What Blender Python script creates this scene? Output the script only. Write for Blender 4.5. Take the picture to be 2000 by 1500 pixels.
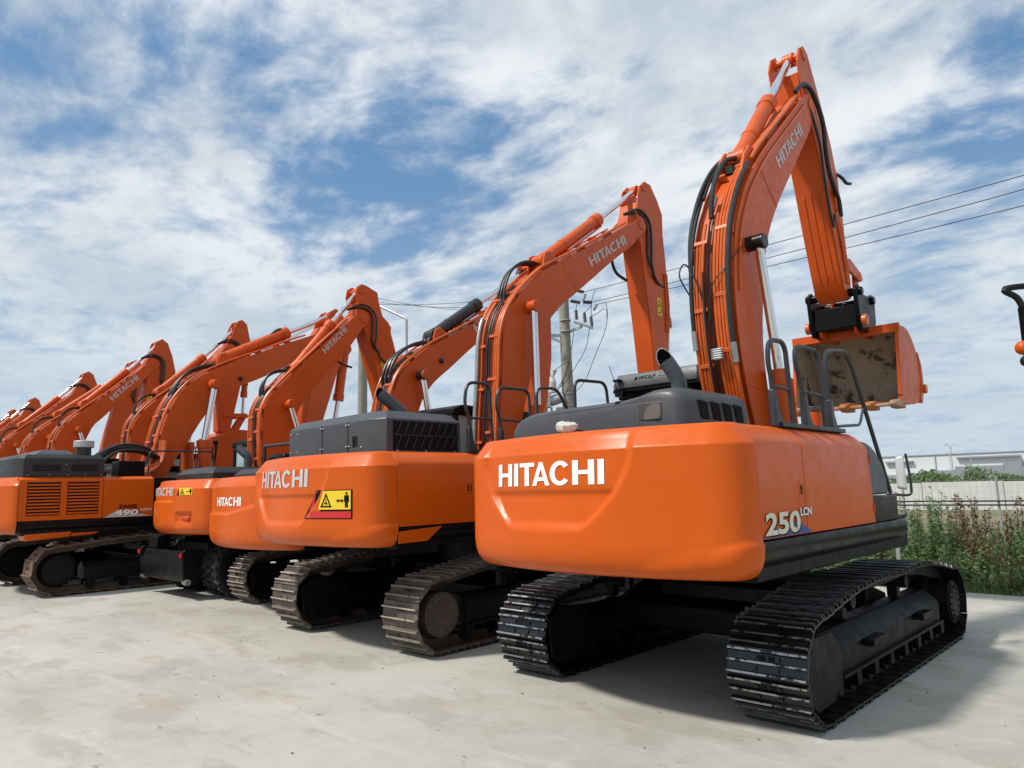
import bpy, bmesh, math, random
from mathutils import Vector, Matrix
random.seed(7)
for o in list(bpy.data.objects):
    bpy.data.objects.remove(o)
sc = bpy.context.scene
COL = sc.collection
rad = math.radians

# ------------------------------------------------------------------ camera
F_PX, YAW, PITCH, ROLL, CAM_H = 1410.27, rad(43.454), rad(8.148), rad(-1.4605), 1.772
cd = bpy.data.cameras.new('camera')
cam = bpy.data.objects.new('camera', cd)
COL.objects.link(cam)
fw = Vector((-math.sin(YAW) * math.cos(PITCH), math.cos(YAW) * math.cos(PITCH), math.sin(PITCH)))
rt = Vector((math.cos(YAW), math.sin(YAW), 0))
up = rt.cross(fw)
rt2 = math.cos(ROLL) * rt + math.sin(ROLL) * up
up2 = -math.sin(ROLL) * rt + math.cos(ROLL) * up
cam.matrix_world = Matrix(((rt2.x, up2.x, -fw.x, 0), (rt2.y, up2.y, -fw.y, 0), (rt2.z, up2.z, -fw.z, CAM_H), (0, 0, 0, 1)))
cd.sensor_width = 36.0
cd.lens = F_PX / 2000.0 * 36.0
cd.clip_end = 6000
sc.camera = cam
sc.render.resolution_x, sc.render.resolution_y = 1024, 768
sc.view_settings.view_transform = 'Standard'
sc.view_settings.look = 'None'
sc.view_settings.exposure = 0.0
sc.view_settings.gamma = 1.0

# ------------------------------------------------------------------ sun and sky
SUN_TO = Vector((-0.35, -0.65, 1.0)).normalized()          # direction towards the sun
SUN_EL = math.asin(SUN_TO.z)
SUN_ROT = math.atan2(SUN_TO.x, SUN_TO.y)
ld = bpy.data.lights.new('sun', 'SUN')
ld.energy = 4.0
ld.angle = rad(4.5)
ld.color = (1.0, 0.95, 0.87)
sun = bpy.data.objects.new('sun', ld)
COL.objects.link(sun)
sun.rotation_euler = (-SUN_TO).to_track_quat('-Z', 'Y').to_euler()
sun.location = (0, 0, 30)

wd = bpy.data.worlds.new('World')
sc.world = wd
wd.use_nodes = True
wn, wl = wd.node_tree.nodes, wd.node_tree.links
wn.clear()


class NT:
    """tiny node helper"""
    def __init__(self, nt):
        self.n, self.l = nt.nodes, nt.links

    def _in(self, sock, v):
        if isinstance(v, bpy.types.NodeSocket):
            self.l.new(v, sock)
        elif v is not None:
            sock.default_value = v

    def math(self, op, a, b=None, c=None, clamp=False):
        n = self.n.new('ShaderNodeMath')
        n.operation = op
        n.use_clamp = clamp
        for i, v in enumerate((a, b, c)):
            if v is not None:
                self._in(n.inputs[i], v)
        return n.outputs[0]

    def vmath(self, op, a, b=None):
        n = self.n.new('ShaderNodeVectorMath')
        n.operation = op
        self._in(n.inputs[0], a)
        if b is not None:
            self._in(n.inputs[1], b)
        return n.outputs['Value'] if op in ('DOT_PRODUCT', 'LENGTH') else n.outputs['Vector']

    def noise(self, vec, scale, detail=4, rough=0.55, dist=0.0):
        n = self.n.new('ShaderNodeTexNoise')
        if vec is not None:
            self.l.new(vec, n.inputs['Vector'])
        n.inputs['Scale'].default_value = scale
        n.inputs['Detail'].default_value = detail
        n.inputs['Roughness'].default_value = rough
        n.inputs['Distortion'].default_value = dist
        return n.outputs['Fac']

    def smooth(self, v, a, b, lo=0.0, hi=1.0):
        n = self.n.new('ShaderNodeMapRange')
        n.interpolation_type = 'SMOOTHSTEP'
        self._in(n.inputs['Value'], v)
        n.inputs['From Min'].default_value = a
        n.inputs['From Max'].default_value = b
        n.inputs['To Min'].default_value = lo
        n.inputs['To Max'].default_value = hi
        return n.outputs['Result']

    def mix(self, fac, a, b, mode='MIX'):
        n = self.n.new('ShaderNodeMix')
        n.data_type = 'RGBA'
        n.blend_type = mode
        self._in(n.inputs[0], fac)
        self._in(n.inputs[6], a if isinstance(a, bpy.types.NodeSocket) else (*a, 1) if len(a) == 3 else a)
        self._in(n.inputs[7], b if isinstance(b, bpy.types.NodeSocket) else (*b, 1) if len(b) == 3 else b)
        return n.outputs[2]

    def mapping(self, vec, scale=(1, 1, 1), rot=(0, 0, 0), loc=(0, 0, 0)):
        n = self.n.new('ShaderNodeMapping')
        self.l.new(vec, n.inputs['Vector'])
        n.inputs['Scale'].default_value = scale
        n.inputs['Rotation'].default_value = rot
        n.inputs['Location'].default_value = loc
        return n.outputs['Vector']


def pix_dir(u, v):
    return (fw + rt2 * ((u - 1000) / F_PX) - up2 * ((v - 750) / F_PX)).normalized()


W = NT(wd.node_tree)
tc = wn.new('ShaderNodeTexCoord')
dirv = tc.outputs['Generated']
sky = wn.new('ShaderNodeTexSky')
sky.sky_type = 'NISHITA'
sky.sun_disc = False
sky.sun_elevation = SUN_EL
sky.sun_rotation = SUN_ROT
sky.air_density = 1.0
sky.dust_density = 1.2
sep = wn.new('ShaderNodeSeparateXYZ')
wl.new(dirv, sep.inputs[0])
zz = W.math('ADD', W.math('MAXIMUM', sep.outputs[2], 0.0), 0.16)
cmb = wn.new('ShaderNodeCombineXYZ')
wl.new(W.math('DIVIDE', sep.outputs[0], zz), cmb.inputs[0])
wl.new(W.math('DIVIDE', sep.outputs[1], zz), cmb.inputs[1])
pl = cmb.outputs[0]
warp = wn.new('ShaderNodeTexNoise')
wl.new(pl, warp.inputs['Vector'])
warp.inputs['Scale'].default_value = 1.3
warp.inputs['Detail'].default_value = 3
wv = W.vmath('ADD', pl, W.vmath('MULTIPLY', W.vmath('SUBTRACT', warp.outputs['Color'], (0.5, 0.5, 0.5)), (0.30, 0.30, 0.0)))
n1 = W.noise(W.mapping(wv, (1, 1, 1), (0, 0, rad(35))), 1.0, 5, 0.55)
n2 = W.noise(W.mapping(wv, (1.0, 1.5, 1), (0, 0, rad(-25)), (3.1, 1.7, 0)), 3.0, 7, 0.58)
n3 = W.noise(W.mapping(wv, (1.0, 1.2, 1), (0, 0, rad(20)), (5.3, 0.4, 0)), 8.0, 8, 0.60)
cov = W.math('ADD', W.math('ADD', W.math('MULTIPLY', n1, 0.25), W.math('MULTIPLY', n2, 0.52)), W.math('MULTIPLY', n3, 0.34))
cov = W.math('ADD', cov, W.smooth(sep.outputs[2], 0.05, 0.35, 0.05, 0.012))
# gaps in the deck: directions where the blue shows through (world directions, soft edged)
for (u, v, r0, r1, amt) in ((860, 260, 0.0, 0.17, 0.105), (640, 300, 0.0, 0.18, 0.075), (780, 430, 0.0, 0.20, 0.085), (520, 210, 0.0, 0.11, 0.05), (1000, 300, 0.0, 0.10, 0.05),
                            (40, 40, 0.0, 0.18, 0.055), (330, 80, 0.0, 0.10, 0.045), (1950, 180, 0.0, 0.12, 0.09), (1990, 340, 0.0, 0.12, 0.05), (120, 230, 0.0, 0.1, 0.05),
                            (960, 590, 0.0, 0.14, 0.08), (1780, 460, 0.0, 0.14, 0.05), (1300, 40, 0.0, 0.35, -0.07), (400, 560, 0.0, 0.3, -0.03)):
    d = pix_dir(u, v)
    dist = W.vmath('LENGTH', W.vmath('SUBTRACT', dirv, tuple(d)))
    cov = W.math('SUBTRACT', cov, W.smooth(dist, r0, r1, amt, 0.0))
mask = W.smooth(cov, 0.395, 0.63)
tone = W.noise(W.mapping(wv, (1, 1, 1), (0, 0, 0.5), (7, 2, 0)), 1.7, 6, 0.58)
ccol = W.mix(W.smooth(W.math('ADD', W.math('MULTIPLY', tone, 0.75), W.math('MULTIPLY', n3, 0.25)), 0.36, 0.62), (5.0, 5.75, 6.5), (8.1, 8.45, 8.7))
blue = W.mix(0.6, sky.outputs[0], (1.35, 3.1, 5.7))
blue = W.mix(W.smooth(sep.outputs[2], 0.0, 0.45, 0.85, 0.0), blue, (4.0, 5.3, 6.7))
lowcol = W.mix(W.smooth(sep.outputs[2], 0.02, 0.42, 0.85, 0.0), ccol, (5.2, 6.15, 7.0))
skyc = W.mix(W.math('MULTIPLY', mask, 0.95), blue, lowcol)
bg = wn.new('ShaderNodeBackground')
bg.inputs['Strength'].default_value = 0.108
wl.new(skyc, bg.inputs['Color'])
wo = wn.new('ShaderNodeOutputWorld')
wl.new(bg.outputs[0], wo.inputs['Surface'])

# ------------------------------------------------------------------ materials
MATS = {}


def mat(name, col, rough=0.5, metal=0.0, var=0.0, vscale=3.0, coat=0.0, dust=0.0, bump=0.0, bscale=60, spec=0.5,
        col2=None, c2=(0.45, 0.6), c2scale=2.0, rvar=0.08, scratch=0.0):
    m = bpy.data.materials.new(name)
    m.use_nodes = True
    nt = m.node_tree
    k = NT(nt)
    b = nt.nodes['Principled BSDF']
    t = nt.nodes.new('ShaderNodeTexCoord').outputs['Object']
    c = (*col, 1)
    sock = None
    if col2 is not None:
        f = k.smooth(k.noise(t, c2scale, 6, 0.62), c2[0], c2[1])
        sock = k.mix(f, col, col2)
    if var > 0:
        f = k.noise(t, vscale, 6, 0.6)
        base = sock if sock is not None else col
        dark = k.mix(1.0, base, (1 - var, 1 - var, 1 - var), 'MULTIPLY')
        sock = k.mix(k.smooth(f, 0.3, 0.7), dark, base)
    if dust > 0:
        f = k.smooth(k.noise(t, 5.5, 8, 0.7), 0.42, 0.75, 0.0, dust)
        sock = k.mix(f, sock if sock is not None else col, (0.42, 0.36, 0.28))
    if scratch > 0:                                  # fine horizontal rub marks and a few chips
        f = k.smooth(k.noise(k.mapping(t, (1.3, 1.3, 46)), 1.7, 6, 0.65), 0.60, 0.68, 0.0, 0.22 * scratch)
        sock = k.mix(f, sock if sock is not None else col, (0.66, 0.26, 0.11))
        f = k.smooth(k.noise(t, 21.0, 3, 0.5), 0.735, 0.76, 0.0, 0.7 * scratch)
        sock = k.mix(f, sock, (0.10, 0.035, 0.02))
        f = k.smooth(k.noise(k.mapping(t, (7, 7, 0.5)), 1.0, 5, 0.6), 0.55, 0.75, 0.0, 0.35 * scratch)
        sock = k.mix(f, sock, (col[0] * .72, col[1] * .78, col[2]))
    if sock is not None:
        nt.links.new(sock, b.inputs['Base Color'])
    else:
        b.inputs['Base Color'].default_value = c
    if rvar > 0:
        nt.links.new(k.smooth(k.noise(t, 7.0, 5, 0.6), 0.3, 0.7, max(0.02, rough - rvar), min(1, rough + rvar)), b.inputs['Roughness'])
    else:
        b.inputs['Roughness'].default_value = rough
    b.inputs['Metallic'].default_value = metal
    b.inputs['Specular IOR Level'].default_value = spec
    if coat:
        b.inputs['Coat Weight'].default_value = coat
        b.inputs['Coat Roughness'].default_value = 0.12
    if bump > 0:
        bn = nt.nodes.new('ShaderNodeBump')
        bn.inputs['Strength'].default_value = bump
        bn.inputs['Distance'].default_value = 0.004
        nt.links.new(k.noise(t, bscale, 4, 0.6), bn.inputs['Height'])
        nt.links.new(bn.outputs[0], b.inputs['Normal'])
    MATS[name] = m
    return m


ORANGE = (0.72, 0.098, 0.0065)
mat('orange_gloss', (0.60, 0.094, 0.0022), 0.36, var=0.08, vscale=1.3, coat=0.04, dust=0.0, bump=0.10, bscale=5, spec=0.26, scratch=0.7)
mat('orange_paint', (0.60, 0.086, 0.004), 0.42, var=0.12, vscale=1.6, coat=0.0, dust=0.02, bump=0.04, bscale=22, spec=0.35, scratch=0.25)
mat('orange_dark', (0.60, 0.060, 0.008), 0.45, var=0.15, vscale=1.6, dust=0.08, bump=0.05, bscale=22)  # darker, redder orange, used only for the lamp recess block
mat('orange_pipe', (0.64, 0.112, 0.009), 0.40, var=0.2, vscale=4, dust=0.05)
mat('hood_grey', (0.050, 0.055, 0.063), 0.42, var=0.12, dust=0.03)
mat('hood_black', (0.016, 0.017, 0.019), 0.42, var=0.15, dust=0.03)
mat('vent_grey', (0.045, 0.042, 0.040), 0.6)
mat('fan_grey', (0.11, 0.105, 0.10), 0.6)
mat('gap_dark', (0.004, 0.004, 0.0045), 0.7, spec=0.2)  # near-black for seams, slots and openings; shade of the openings is in the colour
mat('black_paint', (0.0035, 0.0035, 0.004), 0.34, var=0.2, dust=0.006, spec=0.16)
mat('rail_black', (0.022, 0.024, 0.027), 0.42)
mat('frame_black', (0.0035, 0.0035, 0.004), 0.5, dust=0.018, spec=0.18)
mat('rubber', (0.007, 0.007, 0.007), 0.6, dust=0.03, spec=0.3)
mat('hose', (0.014, 0.015, 0.016), 0.40)
mat('chrome', (0.75, 0.77, 0.80), 0.16, metal=1.0)
mat('steel', (0.42, 0.42, 0.41), 0.40, metal=0.9, var=0.2)
mat('galvanised', (0.46, 0.48, 0.49), 0.5, metal=0.5, var=0.15)
mat('white_vinyl', (0.80, 0.80, 0.79), 0.45, rvar=0.02)
mat('silver_vinyl', (0.50, 0.48, 0.47), 0.45, rvar=0.02)
mat('black_vinyl', (0.006, 0.006, 0.006), 0.8, rvar=0.02, spec=0.1)
mat('red_vinyl', (0.55, 0.018, 0.02), 0.35, rvar=0.02)
mat('yellow_vinyl', (0.80, 0.56, 0.02), 0.45, rvar=0.02)
mat('blue_vinyl', (0.045, 0.06, 0.22), 0.45, rvar=0.02, col2=(0.16, 0.06, 0.05), c2=(0.55, 0.62), c2scale=9)
mat('worn_vinyl', (0.66, 0.62, 0.50), 0.5, rvar=0.02, col2=(0.30, 0.22, 0.12), c2=(0.60, 0.66), c2scale=14)
mat('lamp_red', (0.55, 0.01, 0.02), 0.2)
mat('glass_dark', (0.02, 0.028, 0.030), 0.06, spec=0.8)
mat('glass_pale', (0.30, 0.45, 0.46), 0.08, spec=0.8)
mat('shoe_black', (0.005, 0.005, 0.006), 0.33, var=0.3, vscale=9, dust=0.02, bump=0.15, bscale=40)
mat('shoe_tip', (0.36, 0.36, 0.37), 0.38, metal=0.8, col2=(0.03, 0.03, 0.032), c2=(0.50, 0.60), c2scale=13)
mat('shoe_brown', (0.080, 0.062, 0.048), 0.6, var=0.35, vscale=7, dust=0.22, bump=0.3, bscale=40)
mat('shoe_brown_tip', (0.50, 0.41, 0.32), 0.45, metal=0.35, col2=(0.16, 0.10, 0.065), c2=(0.54, 0.70), c2scale=11)
mat('shoe_rust', (0.13, 0.062, 0.032), 0.7, var=0.35, vscale=6, dust=0.25, bump=0.3, bscale=40)
mat('shoe_rust_tip', (0.30, 0.18, 0.10), 0.55, metal=0.3, col2=(0.13, 0.06, 0.03), c2=(0.46, 0.62), c2scale=9)
mat('rust_brown', (0.075, 0.052, 0.040), 0.65, var=0.3, vscale=9, dust=0.15)
mat('bucket_inside', (0.40, 0.33, 0.24), 0.7, var=0.25, vscale=4, col2=(0.075, 0.055, 0.04), c2=(0.545, 0.60), c2scale=2.4, bump=0.3, bscale=18)
mat('bucket_lip', (0.50, 0.17, 0.05), 0.55, var=0.2, vscale=6, col2=(0.40, 0.32, 0.22), c2=(0.52, 0.6), c2scale=6)
mat('mouth_shade', (0.002, 0.002, 0.002), 1.0, spec=0.0, rvar=0)  # flat black that stands in for the shade inside an exhaust pipe
mat('grease', (0.010, 0.009, 0.008), 0.35)
mat('concrete_pole', (0.30, 0.285, 0.24), 0.85, var=0.2, vscale=5, bump=0.3, bscale=60)
mat('porcelain', (0.60, 0.61, 0.60), 0.3)
mat('insulator', (0.05, 0.055, 0.055), 0.35)
mat('wire', (0.03, 0.032, 0.035), 0.5)
mat('bag_cloth', (0.62, 0.60, 0.53), 0.85, var=0.25, vscale=14, bump=0.5, bscale=25)
mat('bag_dark', (0.07, 0.05, 0.04), 0.8)
mat('mirror_back', (0.55, 0.56, 0.57), 0.4)
mat('warehouse_white', (0.62, 0.65, 0.66), 0.6, var=0.05, vscale=0.05)
mat('warehouse_grey', (0.27, 0.29, 0.32), 0.6, var=0.06, vscale=0.05)
mat('white_wall', (0.60, 0.60, 0.58), 0.8, var=0.15, vscale=0.8)
mat('pebble', (0.28, 0.26, 0.22), 0.9, var=0.3, vscale=30)


def leaf_mat(name, c1, c2_, trans=0.25):
    m = bpy.data.materials.new(name)
    m.use_nodes = True
    nt = m.node_tree
    k = NT(nt)
    b = nt.nodes['Principled BSDF']
    t = nt.nodes.new('ShaderNodeTexCoord').outputs['Object']
    nt.links.new(k.mix(k.smooth(k.noise(t, 2.2, 5, 0.6), 0.35, 0.65), c1, c2_), b.inputs['Base Color'])
    b.inputs['Roughness'].default_value = 0.6
    tr = nt.nodes.new('ShaderNodeBsdfTranslucent')
    nt.links.new(k.mix(0.5, c1, c2_), tr.inputs['Color'])
    mx = nt.nodes.new('ShaderNodeMixShader')
    mx.inputs[0].default_value = trans
    nt.links.new(b.outputs[0], mx.inputs[1])
    nt.links.new(tr.outputs[0], mx.inputs[2])
    nt.links.new(mx.outputs[0], nt.nodes['Material Output'].inputs['Surface'])
    MATS[name] = m


leaf_mat('leaf_green', (0.150, 0.250, 0.090), (0.23, 0.32, 0.135), 0.45)
leaf_mat('leaf_dark', (0.120, 0.205, 0.076), (0.175, 0.250, 0.105), 0.4)
leaf_mat('leaf_dry', (0.20, 0.17, 0.075), (0.13, 0.13, 0.05))
leaf_mat('leaf_brown', (0.15, 0.085, 0.036), (0.085, 0.050, 0.026), 0.1)


def concrete():
    m = bpy.data.materials.new('concrete_yard')
    m.use_nodes = True
    nt = m.node_tree
    k = NT(nt)
    b = nt.nodes['Principled BSDF']
    t = nt.nodes.new('ShaderNodeTexCoord').outputs['Object']
    big = k.noise(t, 0.35, 5, 0.6)
    fine = k.noise(t, 6.0, 8, 0.65)
    patch = k.noise(k.mapping(t, (1.0, 1.8, 1), (0, 0, rad(22))), 0.9, 7, 0.62)
    broom = k.noise(k.mapping(t, (2.5, 40.0, 1), (0, 0, rad(8))), 1.0, 4, 0.6)
    c = k.mix(k.smooth(big, 0.35, 0.65), (0.355, 0.347, 0.306), (0.435, 0.426, 0.380))
    c = k.mix(k.smooth(fine, 0.35, 0.7, 0.0, 0.35), c, (0.475, 0.466, 0.424))
    c = k.mix(k.smooth(patch, 0.49, 0.62, 0.0, 0.6), c, (0.300, 0.290, 0.250))
    c = k.mix(k.smooth(broom, 0.45, 0.7, 0.0, 0.07), c, (0.26, 0.25, 0.22))
    # dark run-off along two pour lines and track scuffs
    scuff = k.noise(k.mapping(t, (0.6, 9.0, 1), (0, 0, rad(-32)), (2.0, 5.0, 0)), 0.8, 6, 0.65)
    c = k.mix(k.smooth(scuff, 0.60, 0.72, 0.0, 0.5), c, (0.24, 0.23, 0.205))
    # tyre and mud stains
    stain = k.noise(k.mapping(t, (1.0, 2.2, 1), (0, 0, rad(-20)), (3.7, 1.3, 0)), 0.75, 7, 0.68)
    c = k.mix(k.smooth(stain, 0.55, 0.67, 0.0, 0.6), c, (0.33, 0.275, 0.205))
    spot = k.noise(k.mapping(t, (1, 1.6, 1), (0, 0, 0.4), (9.2, 4.4, 0)), 2.6, 7, 0.7)
    c = k.mix(k.smooth(spot, 0.62, 0.69, 0.0, 0.75), c, (0.15, 0.13, 0.10))
    pale = k.noise(k.mapping(t, (0.5, 3.0, 1), (0, 0, rad(15)), (1.1, 7.4, 0)), 1.1, 6, 0.65)
    c = k.mix(k.smooth(pale, 0.56, 0.72, 0.0, 0.5), c, (0.50, 0.50, 0.48))
    nt.links.new(c, b.inputs['Base Color'])
    b.inputs['Roughness'].default_value = 0.85
    bn = nt.nodes.new('ShaderNodeBump')
    bn.inputs['Strength'].default_value = 0.35
    bn.inputs['Distance'].default_value = 0.004
    nt.links.new(k.math('ADD', k.noise(t, 90, 5, 0.7), broom), bn.inputs['Height'])
    nt.links.new(bn.outputs[0], b.inputs['Normal'])
    MATS['concrete_yard'] = m


def terrain_mat():
    m = bpy.data.materials.new('dry_field')
    m.use_nodes = True
    nt = m.node_tree
    k = NT(nt)
    b = nt.nodes['Principled BSDF']
    t = nt.nodes.new('ShaderNodeTexCoord').outputs['Object']
    c = k.mix(k.smooth(k.noise(t, 0.12, 6, 0.65), 0.4, 0.6), (0.19, 0.155, 0.085), (0.095, 0.115, 0.045))
    c = k.mix(k.smooth(k.noise(t, 2.2, 6, 0.7), 0.45, 0.65, 0, 0.6), c, (0.24, 0.20, 0.13))
    nt.links.new(c, b.inputs['Base Color'])
    b.inputs['Roughness'].default_value = 0.95
    MATS['dry_field'] = m


concrete()
terrain_mat()


# ------------------------------------------------------------------ mesh helpers
class MB:
    def __init__(s):
        s.v, s.f, s.m = [], [], []

    def add(s, vs, fs, mi=0):
        o = len(s.v)
        s.v += [tuple(p) for p in vs]
        for f in fs:
            s.f.append([i + o for i in f])
            s.m.append(mi)
        return s

    def box(s, x0, x1, y0, y1, z0, z1, mi=0):
        vs = [(x, y, z) for z in (z0, z1) for y in (y0, y1) for x in (x0, x1)]
        return s.add(vs, [(0, 2, 3, 1), (4, 5, 7, 6), (0, 1, 5, 4), (2, 6, 7, 3), (0, 4, 6, 2), (1, 3, 7, 5)], mi)

    def prism(s, poly, a0, a1, axis='x', mi=0):
        """poly: points in the plane normal to axis; x: (y,z), y: (x,z), z: (x,y)"""
        def P(p, a):
            return (a, p[0], p[1]) if axis == 'x' else (p[0], a, p[1]) if axis == 'y' else (p[0], p[1], a)
        n = len(poly)
        area = sum(poly[i][0] * poly[(i + 1) % n][1] - poly[(i + 1) % n][0] * poly[i][1] for i in range(n))
        if (area < 0) != (axis == 'y'):
            poly = poly[::-1]
        vs = [P(p, a0) for p in poly] + [P(p, a1) for p in poly]
        fs = [list(range(n))[::-1], list(range(n, 2 * n))]
        fs += [(i, (i + 1) % n, n + (i + 1) % n, n + i) for i in range(n)]
        return s.add(vs, fs, mi)

    def tube(s, path, r, n=8, mi=0, r1=None):
        path = [Vector(p) for p in path]
        k = len(path)
        rings = []
        ref = None
        for i, p in enumerate(path):
            t = (path[min(i + 1, k - 1)] - path[max(i - 1, 0)]).normalized()
            if ref is None:
                ref = t.orthogonal().normalized()
            ref = (ref - t * ref.dot(t))
            ref = ref.normalized() if ref.length > 1e-6 else t.orthogonal().normalized()
            b = t.cross(ref)
            rr = r if r1 is None else r + (r1 - r) * i / (k - 1)
            rings.append([p + ref * (rr * math.cos(a)) + b * (rr * math.sin(a)) for a in [2 * math.pi * j / n for j in range(n)]])
        vs = [q for ring in rings for q in ring]
        fs = []
        for i in range(k - 1):
            for j in range(n):
                a, b2 = i * n + j, i * n + (j + 1) % n
                fs.append((a, b2, b2 + n, a + n))
        fs.append(list(range(n))[::-1])
        fs.append([(k - 1) * n + j for j in range(n)])
        return s.add(vs, fs, mi)

    def cyl(s, p0, p1, r, r1=None, n=18, mi=0):
        return s.tube([p0, p1], r, n, mi, r1)

    def ball(s, c, r, n=10, mi=0, sx=1, sy=1, sz=1):
        c = Vector(c)
        vs = [c + Vector((0, 0, -r * sz))]
        m = n // 2
        for i in range(1, m):
            th = math.pi * i / m
            for j in range(n):
                a = 2 * math.pi * j / n
                vs.append(c + Vector((r * sx * math.sin(th) * math.cos(a), r * sy * math.sin(th) * math.sin(a), -r * sz * math.cos(th))))
        vs.append(c + Vector((0, 0, r * sz)))
        fs = []
        for j in range(n):
            fs.append((0, 1 + (j + 1) % n, 1 + j))
            fs.append((len(vs) - 1, 1 + (m - 2) * n + j, 1 + (m - 2) * n + (j + 1) % n))
        for i in range(m - 2):
            for j in range(n):
                a, b = 1 + i * n + j, 1 + i * n + (j + 1) % n
                fs.append((a, b, b + n, a + n))
        return s.add(vs, fs, mi)

    def mesh(s, name, mats, angle=35, fix=True):
        me = bpy.data.meshes.new(name)
        me.from_pydata(s.v, [], s.f)
        for m in (mats if isinstance(mats, (list, tuple)) else [mats]):
            me.materials.append(MATS[m])
        me.polygons.foreach_set('material_index', s.m)
        me.update()
        if fix:
            bm = bmesh.new()
            bm.from_mesh(me)
            bmesh.ops.recalc_face_normals(bm, faces=bm.faces)
            bm.to_mesh(me)
            bm.free()
        if angle:
            me.shade_smooth()
            me.set_sharp_from_angle(angle=rad(angle))
        return me

    def build(s, name, mats, parent=None, bevel=0.0, angle=35, fix=True, seg=2):
        return put(name, s.mesh(name, mats, angle, fix), parent, bevel, seg)


def put(name, me, parent=None, bevel=0.0, seg=2):
    o = bpy.data.objects.new(name, me)
    COL.objects.link(o)
    if parent is not None:
        o.parent = parent
    if bevel:
        md = o.modifiers.new('bevel', 'BEVEL')
        md.width = bevel
        md.segments = seg
        md.limit_method = 'ANGLE'
        md.angle_limit = rad(40)
        md.harden_normals = False
    return o


def tag(o, label=None, cat=None, group=None, kind=None):
    for k, v in (('label', label), ('category', cat), ('group', group), ('kind', kind)):
        if v:
            o[k] = v
    return o


def empty(name, loc, rz=0.0):
    o = bpy.data.objects.new(name, None)
    COL.objects.link(o)
    o.location = loc
    o.rotation_euler = (0, 0, rz)
    o.empty_display_size = 0.2
    return o


def smooth_line(pts, step=0.06):
    """Catmull-Rom resample of an open polyline (any dimension)"""
    pts = [Vector(p) for p in pts]
    out = []
    n = len(pts)
    for i in range(n - 1):
        p0, p1, p2, p3 = pts[max(i - 1, 0)], pts[i], pts[i + 1], pts[min(i + 2, n - 1)]
        k = max(2, int((p2 - p1).length / step))
        for j in range(k):
            t = j / k
            out.append(0.5 * ((2 * p1) + (p2 - p0) * t + (2 * p0 - 5 * p1 + 4 * p2 - p3) * t * t + (3 * p1 - p0 - 3 * p2 + p3) * t ** 3))
    out.append(pts[-1])
    return out


def rounded(pts, r=0.08, n=5):
    """polyline with rounded corners"""
    pts = [Vector(p) for p in pts]
    out = [pts[0]]
    for i in range(1, len(pts) - 1):
        a, b, c = pts[i - 1], pts[i], pts[i + 1]
        d1 = min(r, (a - b).length * 0.45)
        d2 = min(r, (c - b).length * 0.45)
        p, q = b + (a - b).normalized() * d1, b + (c - b).normalized() * d2
        for j in range(n + 1):
            t = j / n
            out.append(p * (1 - t) ** 2 + b * 2 * t * (1 - t) + q * t * t)
    out.append(pts[-1])
    return out


# ------------------------------------------------------------------ lettering (flat polygons in a u,v plane)
def word_polys(word):
    """block capitals of unit height: list of polygons, advance"""
    w = 0.215
    polys, x = [], 0.0

    def R(a, b, c, d):
        polys.append([(x + a, b), (x + c, b), (x + c, d), (x + a, d)])
    for ch in word:
        if ch == 'H':
            R(0, 0, w, 1); R(0.56, 0, 0.56 + w, 1); R(w, 0.42, 0.56, 0.59); adv = 0.56 + w
        elif ch == 'I':
            R(0, 0, w, 1); adv = w
        elif ch == 'T':
            x -= 0.03; R(0, 0.82, 0.70, 1); R(0.243, 0, 0.243 + w, 0.82); adv = 0.70
        elif ch == 'A':
            x -= 0.20
            polys.append([(x, 0), (x + 0.19, 0), (x + 0.46, 1), (x + 0.30, 1)])
            polys.append([(x + 0.57, 0), (x + 0.76, 0), (x + 0.46, 1), (x + 0.382, 0.72)])
            polys.append([(x + 0.225, 0.2), (x + 0.52, 0.2), (x + 0.48, 0.36), (x + 0.27, 0.36)])
            adv = 0.76; x -= 0.0
        elif ch == 'C':
            x -= 0.09
            ro, ri, cx, cy = (0.41, 0.515), (0.20, 0.335), x + 0.40, 0.5
            N = 20
            angs = [rad(38) + (rad(322) - rad(38)) * i / N for i in range(N + 1)]
            for i in range(N):
                a, b = angs[i], angs[i + 1]
                polys.append([(cx + ro[0] * math.cos(a), cy + ro[1] * math.sin(a)), (cx + ro[0] * math.cos(b), cy + ro[1] * math.sin(b)),
                              (cx + ri[0] * math.cos(b), cy + ri[1] * math.sin(b)), (cx + ri[0] * math.cos(a), cy + ri[1] * math.sin(a))])
            adv = 0.76
        x += adv + 0.105
    return polys, x - 0.105


def font_polys(txt, bold=0.02, shear=0.0):
    cu = bpy.data.curves.new('t', 'FONT')
    cu.body = txt
    cu.size = 1.0
    cu.offset = bold
    cu.shear = shear
    cu.resolution_u = 3
    ob = bpy.data.objects.new('t', cu)
    COL.objects.link(ob)
    dg = bpy.context.evaluated_depsgraph_get()
    me = bpy.data.meshes.new_from_object(ob.evaluated_get(dg))
    polys = [[(me.vertices[i].co.x, me.vertices[i].co.y) for i in p.vertices] for p in me.polygons]
    bpy.data.objects.remove(ob)
    bpy.data.curves.remove(cu)
    xs = [p[0] for q in polys for p in q]
    ys = [p[1] for q in polys for p in q]
    x0, x1, y0, y1 = min(xs), max(xs), min(ys), max(ys)
    h = y1 - y0
    return [[((p[0] - x0) / h, (p[1] - y0) / h) for p in q] for q in polys], (x1 - x0) / h


HITACHI = word_polys('HITACHI')


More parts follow.
